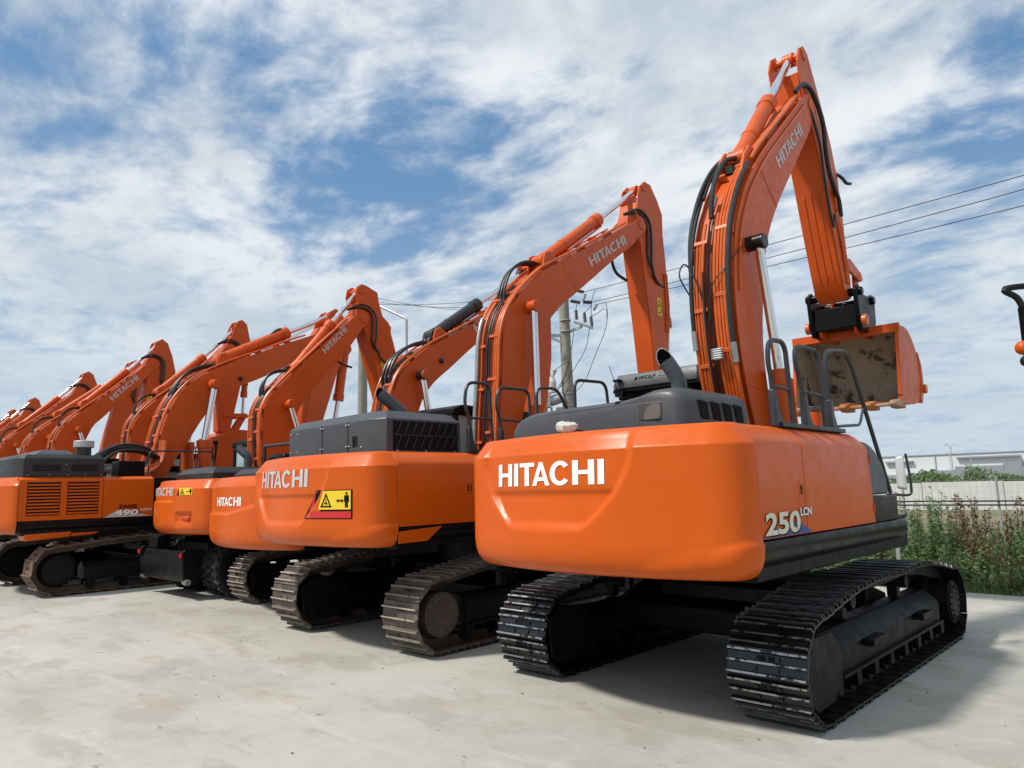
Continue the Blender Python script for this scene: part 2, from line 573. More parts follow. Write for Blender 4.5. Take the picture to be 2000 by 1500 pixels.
def decal(name, polys, fn, matname, parent, cuts=None):
    """polys in (u,v); fn maps (u,v) -> (x,y,z).  Cut along u first so that it can follow a curved face."""
    bm = bmesh.new()
    for q in polys:
        try:
            bm.faces.new([bm.verts.new((p[0], p[1], 0)) for p in q])
        except ValueError:
            pass
    bmesh.ops.remove_doubles(bm, verts=bm.verts, dist=1e-5)
    if cuts:
        us = [v.co.x for v in bm.verts]
        a, b = min(us), max(us)
        for i in range(1, cuts):
            bmesh.ops.bisect_plane(bm, geom=bm.verts[:] + bm.edges[:] + bm.faces[:], plane_co=(a + (b - a) * i / cuts, 0, 0), plane_no=(1, 0, 0))
    for v in bm.verts:
        v.co = Vector(fn(v.co.x, v.co.y))
    me = bpy.data.meshes.new(name)
    bm.to_mesh(me)
    bm.free()
    me.materials.append(MATS[matname])
    return put(name, me, parent)


def fit(polys_w, u0, u1, v0, v1):
    polys, w = polys_w
    return [[(u0 + p[0] / w * (u1 - u0), v0 + p[1] * (v1 - v0)) for p in q] for q in polys]


def rect(u0, v0, u1, v1):
    return [[(u0, v0), (u1, v0), (u1, v1), (u0, v1)]]


# ------------------------------------------------------------------ setting
def sheet(name, x0, x1, y0, y1, z, m, thick=None, n=1):
    mb = MB()
    if thick:
        mb.box(x0, x1, y0, y1, z - thick, z)
    else:
        mb.add([(x0, y0, z), (x1, y0, z), (x1, y1, z), (x0, y1, z)], [(0, 1, 2, 3)])
    return tag(mb.build(name, m, None, angle=0, fix=bool(thick)), kind='structure')


sheet('ground', -2500, 2500, -600, 3500, -0.10, 'dry_field')
sheet('pavement', -120, 40, -40, 13.05, 0.0, 'concrete_yard', 0.2)


# ------------------------------------------------------------------ excavator parts
def track_path(a, R, zt, zlow=0.035):
    """closed loop (y,z) of the chain line of a crawler track, clockwise seen from +X with +Y to the right on top"""
    zc = zlow + R
    pts = []
    top = smooth_line([(-a * 0.98, zc + R), (-a * 0.62, zc + R + (zt - zc - R) * 0.75), (-a * 0.32, zt), (0, zt - 0.012), (a * 0.35, zt),
                       (a * 0.66, zc + R + (zt - zc - R) * 0.7), (a * 0.98, zc + R)], 0.05)
    pts += top
    for i in range(1, 18):
        th = math.pi / 2 - math.pi * i / 18
        pts.append(Vector((a + R * math.cos(th), zc + R * math.sin(th))))
    pts += [Vector((a - 2 * a * i / 60, zlow)) for i in range(61)]
    for i in range(1, 18):
        th = -math.pi / 2 - math.pi * i / 18
        pts.append(Vector((-a + R * math.cos(th), zc + R * math.sin(th))))
    return pts


def resample(pts, n, off=0.0):
    L = [0.0]
    for i in range(len(pts)):
        L.append(L[-1] + (pts[(i + 1) % len(pts)] - pts[i]).length)
    tot = L[-1]
    out = []
    i = 0
    for k in range(n):
        s = (tot * (k + off) / n) % tot
        while L[i + 1] < s:
            i = i + 1
        if L[i] > s:
            i = 0
            while L[i + 1] < s:
                i += 1
        t = (s - L[i]) / max(1e-9, L[i + 1] - L[i])
        p, q = pts[i], pts[(i + 1) % len(pts)]
        out.append((p + (q - p) * t, (q - p).normalized()))
    return out, tot / n


SHOES = {}


def shoe_mesh(sw, pitch, mats, ribs=3, gh=0.032):
    key = (sw, round(pitch, 3), mats, ribs)
    if key in SHOES:
        return SHOES[key]
    mb = MB()
    h, L = sw / 2, pitch * 0.5
    # plate with a trailing lip that tucks under its neighbour
    mb.prism([(-L * 0.97, -0.010), (L * 1.02, -0.016), (L * 1.02, -0.003), (-L * 0.97, 0.004)], -h, h, 'x', 0)
    ys = [-L * 0.78, 0.0, L * 0.78] if ribs == 3 else [-L * 0.55, L * 0.45] if ribs == 2 else [-L * 0.6]
    for i, y in enumerate(ys):
        hh = gh if i != 1 or ribs < 3 else gh * 0.82
        b, t = 0.014, 0.0075
        j = 0.003 * (i - 1)
        vs = [(-h + .002, y - b, 0), (h - .002, y - b, 0), (h - .002, y + b, 0), (-h + .002, y + b, 0),
              (-h + .006, y - t + j, hh), (h - .006, y - t + j, hh), (h - .006, y + t + j, hh), (-h + .006, y + t + j, hh)]
        mb.add(vs, [(0, 1, 5, 4), (1, 2, 6, 5), (2, 3, 7, 6), (3, 0, 4, 7)], 0)
        mb.add(vs, [(4, 5, 6, 7)], 1)
    for sx in (-0.085, 0.085):                       # link bolts and mud holes
        for y in (-L * 0.40, L * 0.38):
            mb.box(sx - 0.014, sx + 0.014, y - 0.013, y + 0.013, 0.0, 0.016, 0)
    for sx in (-0.034, 0.034):
        mb.box(sx - 0.022, sx + 0.022, L * 0.18, L * 0.55, 0.0015, 0.0055, 2)
    me = mb.mesh('track_shoe', list(mats) + ['gap_dark'], 30)
    SHOES[key] = me
    return me


def crawler(root, xs, a, R, zt, sw, nshoe, mats, ribs, side, hub='idler', frame='frame_black', detail=True):
    """one crawler: frame part with chain, shoes, rollers, idler and sprocket as sub-parts"""
    path = track_path(a, R, zt)
    zc = 0.035 + R
    fr = MB()
    x0, x1 = xs - sw * 0.36, xs + sw * 0.36
    s = side
    xo = xs + s * sw * 0.40
    xi = xs - s * sw * 0.30
    # main beam: sloped top, walls, lower flange
    fr.prism([(xs - sw * .34, 0.265), (xs + sw * .34, 0.265), (xs + sw * .34, 0.45), (xs + sw * .12, 0.575), (xs - sw * .12, 0.575), (xs - sw * .34, 0.45)],
             -a + R * 1.05, a - R * 1.1, 'y', 0)
    fr.box(xs - sw * .42, xs + sw * .42, -a + R * 1.2, a - R * 1.25, 0.248, 0.275)
    for y in (-a * 0.36, a * 0.40):                  # steps and carrier roller brackets
        fr.box(min(xs + s * sw * .34, xs + s * sw * .50), max(xs + s * sw * .34, xs + s * sw * .50), y - 0.20, y + 0.14, 0.395, 0.455)
    for y in (-a * 0.42, a * 0.38):
        fr.box(xs - 0.05, xs + 0.05, y - 0.05, y + 0.05, 0.58, zt - 0.12)
    o = fr.build('track_frame', frame, root, bevel=0.008, angle=20)
    # rear idler guard plate
    guards = []
    for sx in (-1, 1):
        g = MB()
        guards.append(g)
        xa = xs + sx * sw * 0.40
        g.prism([(-a - R * .62, zc - R * .55), (-a - R * .72, zc + R * .35), (-a - R * .30, zc + R * .66), (-a + R * .70, zc + R * .62), (-a + R * 1.10, zc + R * .25),
                 (-a + R * 1.10, zc - R * .42), (-a + R * .55, zc - R * .72), (-a - R * .30, zc - R * .76)], xa - 0.012, xa + 0.012)
    ps, pitch = resample(path, nshoe, 0.3)
    # chain
    ch = MB()
    pp, _ = resample(path, nshoe * 2, 0.3)
    for sx in (-0.075, 0.075):
        vs, fs = [], []
        for (p, t) in pp:
            n = Vector((-t[1], t[0]))
            for (ox, on) in ((-0.03, -0.014), (0.03, -0.014), (0.03, -0.115), (-0.03, -0.115)):
                q = p + n * on
                vs.append((xs + sx + ox, q[0], q[1]))
        N = len(pp)
        for i in range(N):
            for j in range(4):
                fs.append((i * 4 + j, i * 4 + (j + 1) % 4, ((i + 1) % N) * 4 + (j + 1) % 4, ((i + 1) % N) * 4 + j))
        ch.add(vs, fs)
    ch.build('track_chain', 'frame_black' if mats[0] == 'shoe_black' else 'rust_brown', o, angle=25)
    me = shoe_mesh(sw, pitch, mats, ribs)
    if detail:
        for (p, t) in ps:
            sh = put('track_shoe', me, o)
            sh.location = (xs, p[0], p[1])
            sh.rotation_euler = (math.atan2(t[1], t[0]), 0, 0)
    else:
        band = MB()
        for (p, t) in ps:
            M = Matrix.Translation((xs, p[0], p[1])) @ Matrix.Rotation(math.atan2(t[1], t[0]), 4, 'X')
            mb0 = [M @ v.co for v in me.vertices]
            k = len(band.v)
            band.v += [tuple(v) for v in mb0]
            for f in me.polygons:
                band.f.append([k + i for i in f.vertices])
                band.m.append(f.material_index)
        tag(band.build('track_shoes', list(mats) + ['gap_dark'], o, angle=30), kind='stuff')
    if not detail:
        return o
    # idler (one end) and sprocket (other end)
    def wheel(y, name, big):
        m = MB()
        m.cyl((xs - 0.05, y, zc), (xs + 0.05, y, zc), R - 0.10, n=28)
        m.cyl((xs - 0.13, y, zc), (xs + 0.13, y, zc), R - 0.15, n=28)
        if big:
            m.cyl((xs - 0.15, y, zc), (xs + s * sw * 0.42, y, zc), R * 0.62, n=28)
            m.cyl((xs, y, zc), (xs + s * sw * 0.45, y, zc), R * 0.56, n=28)
            for k in range(16):
                an = 2 * math.pi * k / 16
                cy, cz = y + R * 0.48 * math.cos(an), zc + R * 0.48 * math.sin(an)
                m.cyl((xs, cy, cz), (xs + s * (sw * 0.45 + 0.02), cy, cz), 0.013, n=6)
            for k in range(21):                      # teeth
                an = 2 * math.pi * k / 21
                cy, cz = y + (R - .09) * math.cos(an), zc + (R - .09) * math.sin(an)
                m.cyl((xs - 0.03, cy, cz), (xs + 0.03, cy, cz), 0.035, n=6)
        w = m.build(name, 'rust_brown' if mats[0] == 'shoe_brown' and big else 'frame_black', o, bevel=0.006)
        return w
    front_big = hub == 'idler'
    wheel(-a, 'idler_wheel' if front_big else 'drive_sprocket', not front_big)
    wheel(a, 'drive_sprocket' if front_big else 'idler_wheel', front_big)
    if front_big:
        for g in guards:
            g.build('guard_plate', 'frame_black', o, bevel=0.01)
    for k in range(8):
        y = -a * 0.78 + 1.56 * a * k / 7
        m = MB()
        m.cyl((xs - sw * .33, y, 0.17), (xs + sw * .33, y, 0.17), 0.055, n=14)
        m.box(xs - sw * .37, xs - sw * .33, y - .05, y + .05, 0.13, 0.26)
        m.box(xs + sw * .33, xs + sw * .37, y - .05, y + .05, 0.13, 0.26)
        for sx in (-.22, .22):
            m.cyl((xs + sx * sw - .035, y, 0.17), (xs + sx * sw + .035, y, 0.17), 0.092, n=16)
        m.build('track_roller', 'frame_black', o)
    for y in (-a * 0.42, a * 0.38):
        m = MB()
        m.cyl((xs - .13, y, zt - .17), (xs + .13, y, zt - .17), 0.06, n=14)
        m.build('carrier_roller', 'frame_black', o)
    return o


def plan_outline(hw, T, ys, k, rc=0.24):
    yr = lambda x: -T + k * x * x
    xe = hw - rc
    right = []
    P0, P1, P2 = Vector((xe, yr(xe))), Vector((hw - 0.015, yr(hw - 0.06) - 0.0)), Vector((hw, ys))
    for i in range(1, 15):
        t = i / 14
        right.append(P0 * (1 - t) ** 2 + P1 * 2 * t * (1 - t) + P2 * t * t)
    mid = [Vector((-xe + 2 * xe * i / 160, yr(-xe + 2 * xe * i / 160))) for i in range(161)]
    left = [Vector((-p[0], p[1])) for p in right[::-1]]
    return left + mid + right, yr


def counterweight(root, hw, T, ys, z0, z1, depth, m='orange_gloss', k=0.16, ridge=0.16, name='counterweight'):
    """depth(x,z): how far the rear face is pressed in"""
    out, yr = plan_outline(hw, T, ys, k)
    n = len(out)
    nrm = []
    for i in range(n):
        t = (out[min(i + 1, n - 1)] - out[max(i - 1, 0)]).normalized()
        nrm.append(Vector((-t[1], t[0])))            # inwards (towards +Y for the rear)
    H = z1 - z0
    prof = [(0.30, z0 + 0.004), (0.20, z0), (0.13, z0 + 0.008), (0.085, z0 + 0.028), (0.05, z0 + 0.06), (0.025, z0 + 0.10), (0.008, z0 + 0.155), (0.001, z0 + 0.22)]
    zr = z1 - ridge
    nz = 38
    prof += [(0.0, z0 + 0.24 + (zr - 0.012 - z0 - 0.24) * i / nz) for i in range(nz + 1)]
    prof += [(0.0, zr - 0.004), (0.006, zr + 0.006), (0.016, zr + 0.018), (0.060, zr + ridge * .46), (0.104, zr + ridge * .80), (0.118, zr + ridge * .90), (0.140, zr + ridge * .97), (0.19, z1)]
    mb = MB()
    vs = []
    for (d, z) in prof:
        for i in range(n):
            dd = d + depth(out[i][0], z)
            q = out[i] + nrm[i] * dd
            vs.append((q[0], min(q[1], ys), z))
    fs = []
    for j in range(len(prof) - 1):
        for i in range(n - 1):
            a = j * n + i
            fs.append((a, a + 1, a + n + 1, a + n))
    base = len(vs)
    for i in range(n):
        q = out[i] + nrm[i] * 0.19
        vs.append((q[0] * 0.97, ys, z1 + 0.004))
    t = (len(prof) - 1) * n
    for i in range(n - 1):
        fs.append((t + i, t + i + 1, base + i + 1, base + i))
    b2 = len(vs)
    for i in range(n):
        q = out[i] + nrm[i] * 0.30
        vs.append((q[0] * 0.97, ys, z0 + 0.004))
    for i in range(n - 1):
        fs.append((i + 1, i, b2 + i, b2 + i + 1))
    mb.add(vs, fs)
    o = mb.build(name, m, root, angle=50)
    surf = lambda x, z, off=0.004: (x, yr(x) + depth(x, z) - off, z)
    return o, surf


def sst(a, b, x):
    t = max(0.0, min(1.0, (x - a) / (b - a)))
    return t * t * (3 - 2 * t)


def trapezoid_recess(xl0, xl1, xr1, xr0, zt, zb, zc, dp, wedge=None):
    """pressed-in logo panel: top edge xl0..xr0 at zt, bottom edge xl1..xr1 at zb, crease at zc"""
    def f(x, z):
        d = 0.0
        if zb < z < zt + 0.5 and dp:
            t = (zt - z) / (zt - zb)
            dl = x - (xl0 + (xl1 - xl0) * max(0, t) ** 1.9)
            dr = (xr0 + (xr1 - xr0) * max(0, t) ** 1.9) - x
            e = sst(0.0, 0.075, min(dl, dr))
            if z > zc:
                dd = 0.040 + 0.010 * sst(zc, zt, z)
            elif z > zc - 0.05:
                dd = 0.040 + (dp - 0.040) * sst(0, 1, (zc - z) / 0.05)
            else:
                dd = dp * (0.50 + 0.50 * (z - zb) / (zc - 0.05 - zb)) * sst(0.0, 0.10, z - zb)
            d = e * dd * (1 - sst(zt - 0.005, zt + 0.10, z) * 0.75)
        if wedge:
            (ax, az, bx, bz) = wedge
            if x > ax - 0.1:
                zl = az + (bz - az) * (x - ax) / (bx - ax)
                d -= 0.022 * sst(0.02, -0.03, z - zl) if False else 0.022 * (1 - sst(-0.03, 0.03, z - zl)) * sst(ax - 0.05, ax + 0.35, x)
        return d
    return f


def arc(c, r, a0, a1, n=10):
    return [Vector((c[0] + r * math.cos(a0 + (a1 - a0) * i / n), c[1] + r * math.sin(a0 + (a1 - a0) * i / n))) for i in range(n + 1)]


def ang(v):
    return math.atan2(v[1], v[0])


def boom_outline(low, upc, foot, tip, rf=0.20, rt=0.17):
    low = smooth_line(low, 0.08)
    upc = smooth_line(upc, 0.08)
    foot, tip = Vector(foot), Vector(tip)
    dt = ang(tip - (low[-1] + upc[-1]) * 0.5)
    df = ang(foot - (low[0] + upc[0]) * 0.5)
    h = math.pi / 2
    return low + arc(tip, rt, dt - h * .9, dt + h * .9) + upc[::-1] + arc(foot, rf, df - h * .9, df + h * .9), low, upc


def offset_curve(c, d):
    out = []
    for i, p in enumerate(c):
        t = (c[min(i + 1, len(c) - 1)] - c[max(i - 1, 0)]).normalized()
        out.append(p + Vector((-t[1], t[0])) * d)
    return out


def part_curve(c, t0, t1):
    L = [0.0]
    for i in range(len(c) - 1):
        L.append(L[-1] + (c[i + 1] - c[i]).length)
    a, b = L[-1] * t0, L[-1] * t1

    def at(s):
        for i in range(len(c) - 1):
            if L[i + 1] >= s:
                return c[i] + (c[i + 1] - c[i]) * ((s - L[i]) / max(1e-9, L[i + 1] - L[i]))
        return c[-1]
    n = max(3, int((b - a) / 0.07))
    return [at(a + (b - a) * i / n) for i in range(n + 1)]


def plated(mb, poly, hw, flange=0.014, inset=0.0):
    """box section: body plus two side plates that stand a little proud of top and bottom plates"""
    c = sum((Vector(p) for p in poly), Vector((0, 0))) / len(poly)
    n = len(poly)
    inner = []
    for i in range(n):
        t = (Vector(poly[(i + 1) % n]) - Vector(poly[i - 1])).normalized()
        inner.append(Vector(poly[i]) + Vector((-t[1], t[0])) * flange)
    mb.prism(inner, -hw + 0.012, hw - 0.012)
    for s in (-1, 1):
        mb.prism(poly, s * hw - 0.012, s * hw + 0.012)


def boom(root, low, upc, foot, tip, hw, m='orange_paint', pipes=(), text=None, tmat='silver_vinyl', clamps=True, hoses=(), seam=True):
    poly, L, U = boom_outline(low, upc, foot, tip)
    mb = MB()
    plated(mb, poly, hw)
    # pin bosses
    mb.cyl((-hw - 0.03, tip[0], tip[1]), (hw + 0.03, tip[0], tip[1]), 0.10, n=20)
    mb.cyl((-hw - 0.06, foot[0], foot[1]), (hw + 0.06, foot[0], foot[1]), 0.11, n=20)
    o = mb.build('boom', m, root, bevel=0.006)
    for (x, off, r, t0, t1, pm) in pipes:
        c = part_curve(offset_curve(U, off), t0, t1)
        MB().tube([(x, p[0], p[1]) for p in c], r, 8).build('hydraulic_pipe' if pm != 'hose' else 'hydraulic_hose', pm, o)
    if clamps and pipes:
        xs = sorted(p[0] for p in pipes)
        lo, hi = [x for x in xs if x < -0.02], [x for x in xs if x >= -0.02]
        for t in (0.05, 0.17, 0.27, 0.40, 0.58, 0.72, 0.86):
            c = part_curve(offset_curve(U, 0.055), t, t + 0.012)
            p, q = c[0], c[-1]
            d = (q - p).normalized()
            nn = Vector((-d[1], d[0]))
            for gi, grp in enumerate((lo, hi)):
                t_ = t + 0.035 * gi
                if not grp or (t > max(pp[4] for pp in pipes if pp[0] in grp)):
                    continue
                cb = MB()
                x0, x1 = min(grp) - 0.035, max(grp) + 0.035
                quad = [p - d * 0.022 - nn * 0.06, p + d * 0.022 - nn * 0.06, p + d * 0.022 + nn * 0.022, p - d * 0.022 + nn * 0.022]
                cb.prism([tuple(v + d * (0.14 * gi)) for v in quad], x0 + (0.03 if len(grp) > 3 else 0), x1 - (0.06 if len(grp) > 3 else 0))
                cb.build('pipe_clamp', 'orange_pipe', o, bevel=0.004)
    for (pts, r) in hoses:
        MB().tube(smooth_line(pts, 0.05), r, 8).build('hydraulic_hose', 'hose', o)
    if text:
        (a, b, h) = text                             # start and end of the base line (y,z) and letter height
        a, b = Vector(a), Vector(b)
        d = (b - a).normalized()
        nn = Vector((-d[1], d[0]))
        Lx = (b - a).length
        for sx in (1,):
            fn = lambda u, v: (hw + 0.016, (a + d * u + nn * v)[0], (a + d * u + nn * v)[1])
            decal('lettering', fit(HITACHI, 0, Lx, 0, h), fn, tmat, o)
    return o, L, U


def ram(root, name, x, p0, p1, p2, r, rr, m='orange_paint', rodm='chrome', dark_end=False):
    """hydraulic cylinder: barrel p0-p1 with end cap, rod p1-p2 as its sub-part (points are (y,z))"""
    P = lambda p: Vector((x, p[0], p[1]))
    a, b, c = P(p0), P(p1), P(p2)
    d = (b - a).normalized()
    mb = MB()
    mb.cyl(a, b, r, n=20)
    mb.cyl(b - d * 0.16, b + d * 0.02, r * 1.16, n=20)
    mb.cyl(a - d * 0.02, a + d * 0.12, r * 1.10, n=20)
    mb.cyl(a - Vector((r * 1.1, 0, 0)), a + Vector((r * 1.1, 0, 0)), r * 1.05, n=18)
    side = Vector((r * 0.75, 0, 0)) + d.cross(Vector((1, 0, 0))) * r * 0.85
    mb.tube([a + d * 0.2 + side * 1.2, b - d * 0.1 + side * 1.2, b - d * 0.05 + side * 0.5], 0.018, 6)
    for t in (0.35, 0.9):
        q = a + (b - a) * t
        mb.cyl(q - d * 0.02, q + d * 0.02, r * 1.08, n=20)
    o = mb.build(name, m, root, bevel=0.005)
    rb = MB()
    rb.cyl(b, c, rr, n=18)
    rb.build('cylinder_rod', rodm, o)
    eb = MB()
    eb.cyl(c - Vector((rr * 1.3, 0, 0)), c + Vector((rr * 1.3, 0, 0)), rr * 1.7, n=18)
    eb.build('rod_eye', 'grease' if dark_end else m, o, bevel=0.004)
    return o


def bucket(root, prof, hw, teeth=5, lip_dir=(-1, -0.15), m='orange_paint', hinge=None, edge=True):
    """prof: (y,z) from the hinge-side lip round the back to the cutting edge; opening is the straight line between the ends"""
    c = smooth_line(prof, 0.08)
    inn = offset_curve(c, 0.028)
    if sum((inn[i] - c[0]).length for i in range(len(c))) > sum((c[i] - c[0]).length for i in range(len(c))) + 0.3:
        pass
    mb = MB()
    n = len(c)
    # choose the inner side as the one nearer the opening centre
    oc = (c[0] + c[-1]) * 0.5
    k = n // 2
    if (inn[k] - oc).length > (c[k] - oc).length:
        inn = offset_curve(c, -0.028)
    vs, fs, ms = [], [], []
    for (p, q) in zip(c, inn):
        vs += [(-hw, p[0], p[1]), (hw, p[0], p[1]), (hw, q[0], q[1]), (-hw, q[0], q[1])]
    mb.add(vs, [(i * 4, i * 4 + 1, i * 4 + 5, i * 4 + 4) for i in range(n - 1)], 0)
    mb.add(vs, [(i * 4 + 3, i * 4 + 7, i * 4 + 6, i * 4 + 2) for i in range(n - 1)], 1)
    mb.add(vs[:4], [(0, 1, 2, 3)], 0)
    mb.add(vs[-4:], [(0, 1, 2, 3)], 2)
    o = mb.build('bucket', [m, 'bucket_inside', 'bucket_lip'], root, angle=40, fix=False)
    for s in (-1, 1):
        sp = MB()
        sp.prism([tuple(p) for p in c], s * hw - 0.016, s * hw + 0.016)
        w = offset_curve(c, -0.012)
        sp.build('side_plate', m, o, bevel=0.005)
        ip = MB()
        ip.prism([tuple(p) for p in inn], s * (hw - 0.022) - 0.003, s * (hw - 0.022) + 0.003)
        ip.build('side_liner', 'bucket_inside', o)
        # wear strip on the front edge of the side plate
        a, b = c[0], c[-1]
        d = (b - a).normalized()
        nn = Vector((-d[1], d[0]))
        st = MB()
        st.prism([tuple(a + d * .10 - nn * .02), tuple(b - d * .12 - nn * .02), tuple(b - d * .12 + nn * .07), tuple(a + d * .10 + nn * .05)], s * hw - 0.024, s * hw + 0.024)
        st.build('side_cutter', m, o, bevel=0.004)
    # stiffener along the hinge lip
    lp = MB()
    a = c[0]
    lp.box(-hw - 0.03, hw + 0.03, a[0] - 0.03, a[0] + 0.05, a[1] - 0.10, a[1] + 0.03)
    lp.build('top_lip', m, o, bevel=0.01)
    ld_ = Vector(lip_dir).normalized()
    b = c[-1]
    up_ = Vector((-ld_[1], ld_[0]))
    if up_[1] < 0:
        up_ = -up_
    if edge:
        ce = MB()
        q = [b - ld_ * 0.16 - up_ * .02, b + ld_ * 0.05 - up_ * 0.02, b + ld_ * 0.05 + up_ * 0.01, b - ld_ * 0.16 + up_ * 0.03]
        ce.prism([tuple(p) for p in q], -hw, hw)
        ce.build('cutting_edge', 'bucket_lip', o, bevel=0.004)
    for i in range(teeth):
        x = -hw * 0.92 + 2 * hw * 0.92 * i / (teeth - 1)
        t = MB()
        w0, w1 = 0.065, 0.045
        A, B = b - ld_ * 0.20, b + ld_ * 0.15
        vs = []
        for (p, w, hh) in ((A, w0, 0.065), (b, w0 * 1.1, 0.06), (B, w1, 0.018)):
            vs += [(x - w, *(p - up_ * hh)), (x + w, *(p - up_ * hh)), (x + w, *(p + up_ * hh)), (x - w, *(p + up_ * hh))]
        fs = [(0, 3, 2, 1), (8, 9, 10, 11)] + [(j * 4 + i2, j * 4 + (i2 + 1) % 4, j * 4 + 4 + (i2 + 1) % 4, j * 4 + 4 + i2) for j in range(2) for i2 in range(4)]
        t.add(vs, fs)
        t.build('bucket_tooth', 'bucket_lip', o, bevel=0.01)
    return o


def hoop(root, pts, r=0.019, m='rail_black', name='handrail', rc=0.12):
    return MB().tube(rounded(pts, rc), r, 8).build(name, m, root)


def cab(root, x0=-1.42, x1=-0.42, y0=-0.15, y1=1.65, z0=1.25, z1=2.92, m='black_paint'):
    mb = MB()
    c = 0.05
    # posts, sills and roof, leaving real window openings
    for (x, y) in ((x0, y0), (x1 - .08, y0), (x0, y1 - .08), (x1 - .08, y1 - .08), (x0, y0 + 0.85)):
        mb.box(x, x + .08, y, y + .08, z0, z1 - .10)
    mb.box(x0, x1, y0, y1, z0, z0 + 0.55)
    o = mb.build('cab', m, root, bevel=0.012)
    rb = MB()
    rb.prism([(y0 - .03, z1 - .12), (y1 - .1, z1 - .12), (y1 + .02, z1 - .06), (y1 - .1, z1 + .02), (y0 + .15, z1 + .04), (y0 - .03, z1 - .02)], x0 - .02, x1 + .02)
    rb.build('cab_roof', m, o, bevel=0.02)
    for (nm, b) in (('rear_window', (x0 + .08, x1 - .08, y0 + .035, y0 + .045, z0 + .55, z1 - .12)),
                    ('side_window', (x1 - .045, x1 - .035, y0 + .08, y1 - .08, z0 + .55, z1 - .12)),
                    ('door_window', (x0 + .035, x0 + .045, y0 + .08, y1 - .08, z0 + .55, z1 - .12)),
                    ('windscreen', (x0 + .08, x1 - .08, y1 - .045, y1 - .035, z0 + .55, z1 - .12))):
        MB().box(*b).build(nm, 'glass_pale', o)
    st = MB()
    st.box(x0 + .3, x1 - .3, y0 + .45, y0 + .95, z0 + .5, z0 + .66)
    st.box(x0 + .3, x1 - .3, y0 + .38, y0 + .5, z0 + .6, z0 + 1.25)
    st.build('operator_seat', 'rubber', o, bevel=0.04)
    return o


def door_panel(root, hw, y0, y1, zb, zt, ridge=0.15, depth=0.5, side=1, m='orange_gloss', slant=0.0):
    """side panel with rounded shoulder"""
    prof = [(hw, zb), (hw + 0.004, (zb + zt - ridge) / 2), (hw, zt - ridge), (hw - .022, zt - ridge * .78), (hw - .052, zt - ridge * .55), (hw - .10, zt - ridge * .25),
            (hw - .15, zt - ridge * .07), (hw - .20, zt), (hw - depth, zt), (hw - depth, zb)]
    mb = MB()
    prof = [(side * a, b) for a, b in prof]
    mb.prism(prof, y0, y1, 'y')
    if slant:
        mb.v = [(x, y + (slant * (z - zb) if abs(y - y1) < 1e-6 else 0), z) for (x, y, z) in mb.v]
    return mb.build('side_door', m, root, bevel=0.008, angle=50)


def chamfer_box(mb, plan, z0, zs, z1, inset, mi=0):
    """vertical walls z0..zs, sloped shoulder to z1"""
    n = len(plan)
    c = sum((Vector(p) for p in plan), Vector((0, 0))) / n
    top = []
    for i in range(n):
        p, q, r = Vector(plan[i - 1]), Vector(plan[i]), Vector(plan[(i + 1) % n])
        a, b = (p - q).normalized(), (r - q).normalized()
        bis = (a + b)
        bis = bis.normalized() if bis.length > 1e-6 else Vector((-b[1], b[0]))
        if (c - q).dot(bis) < 0:
            bis = -bis
        s = max(0.35, math.sqrt(max(0.0, (1 - a.dot(b)) / 2)))
        top.append(q + bis * inset / s)
    vs = [(p[0], p[1], z0) for p in plan] + [(p[0], p[1], zs) for p in plan] + [(p[0], p[1], z1) for p in top]
    fs = [list(range(n))[::-1], [2 * n + i for i in range(n)]]
    for k in (0, 1):
        fs += [(k * n + i, k * n + (i + 1) % n, (k + 1) * n + (i + 1) % n, (k + 1) * n + i) for i in range(n)]
    return mb.add(vs, fs, mi)


def chassis(root, gauge, hw, z0, z1, ys, yf=1.0, m='frame_black'):
    mb = MB()
    g = gauge / 2 - 0.15
    mb.box(-0.62, 0.62, -0.75, 0.75, 0.42, 0.78)
    for sy in (-1, 1):
        mb.prism([(sy * 0.35, 0.40), (sy * 0.95, 0.34), (sy * 0.98, 0.58), (sy * 0.40, 0.74)], -g, g)
    mb.build('car_body', m, root, bevel=0.02)
    MB().cyl((0, 0, 0.78), (0, 0, z0 - 0.05), 0.62, n=40).build('swing_bearing', m, root)
    mb = MB()
    mb.box(-hw + .06, hw - .06, ys - 0.02, yf, z0 - 0.02, z0 + 0.30)
    mb.box(-0.62, 0.62, ys - .2, yf + .25, z0 + 0.10, z0 + 0.50)
    mb.box(-hw + .25, hw - .25, ys - 0.02, -0.15, z0 + .30, z1 - .03)
    mb.build('swing_frame', m, root, bevel=0.01)


def skirt(root, hw, y0, y1, z0, z1, side=1):
    mb = MB()
    x = side * hw
    prof = [(x, z1), (x + side * .012, z1 - .05), (x + side * .006, z0 + .10), (x - side * .05, z0 + .035), (x - side * .14, z0), (x - side * .45, z0), (x - side * .45, z1)]
    mb.prism(prof, y0, y1, 'y')
    return mb.build('lower_skirt', 'black_paint', root, bevel=0.01, angle=50)


def latch(root, hw, y, z):
    mb = MB()
    mb.box(hw - .01, hw + .008, y - .05, y + .05, z - .065, z + .065, 0)
    mb.box(hw + .004, hw + .0105, y - .030, y + .035, z - .035, z + .035, 1)
    mb.box(hw + .008, hw + .018, y - .012, y + .012, z - .03, z + .03, 0)
    mb.build('door_latch', ['orange_paint', 'black_paint'], root, bevel=0.004)


EX_GROUP = 'orange excavators parked in a row'


def excavator(loc, rz, label):
    r = empty('excavator', (loc[0], loc[1], 0), rz)
    tag(r, label, 'excavator', EX_GROUP)
    return r


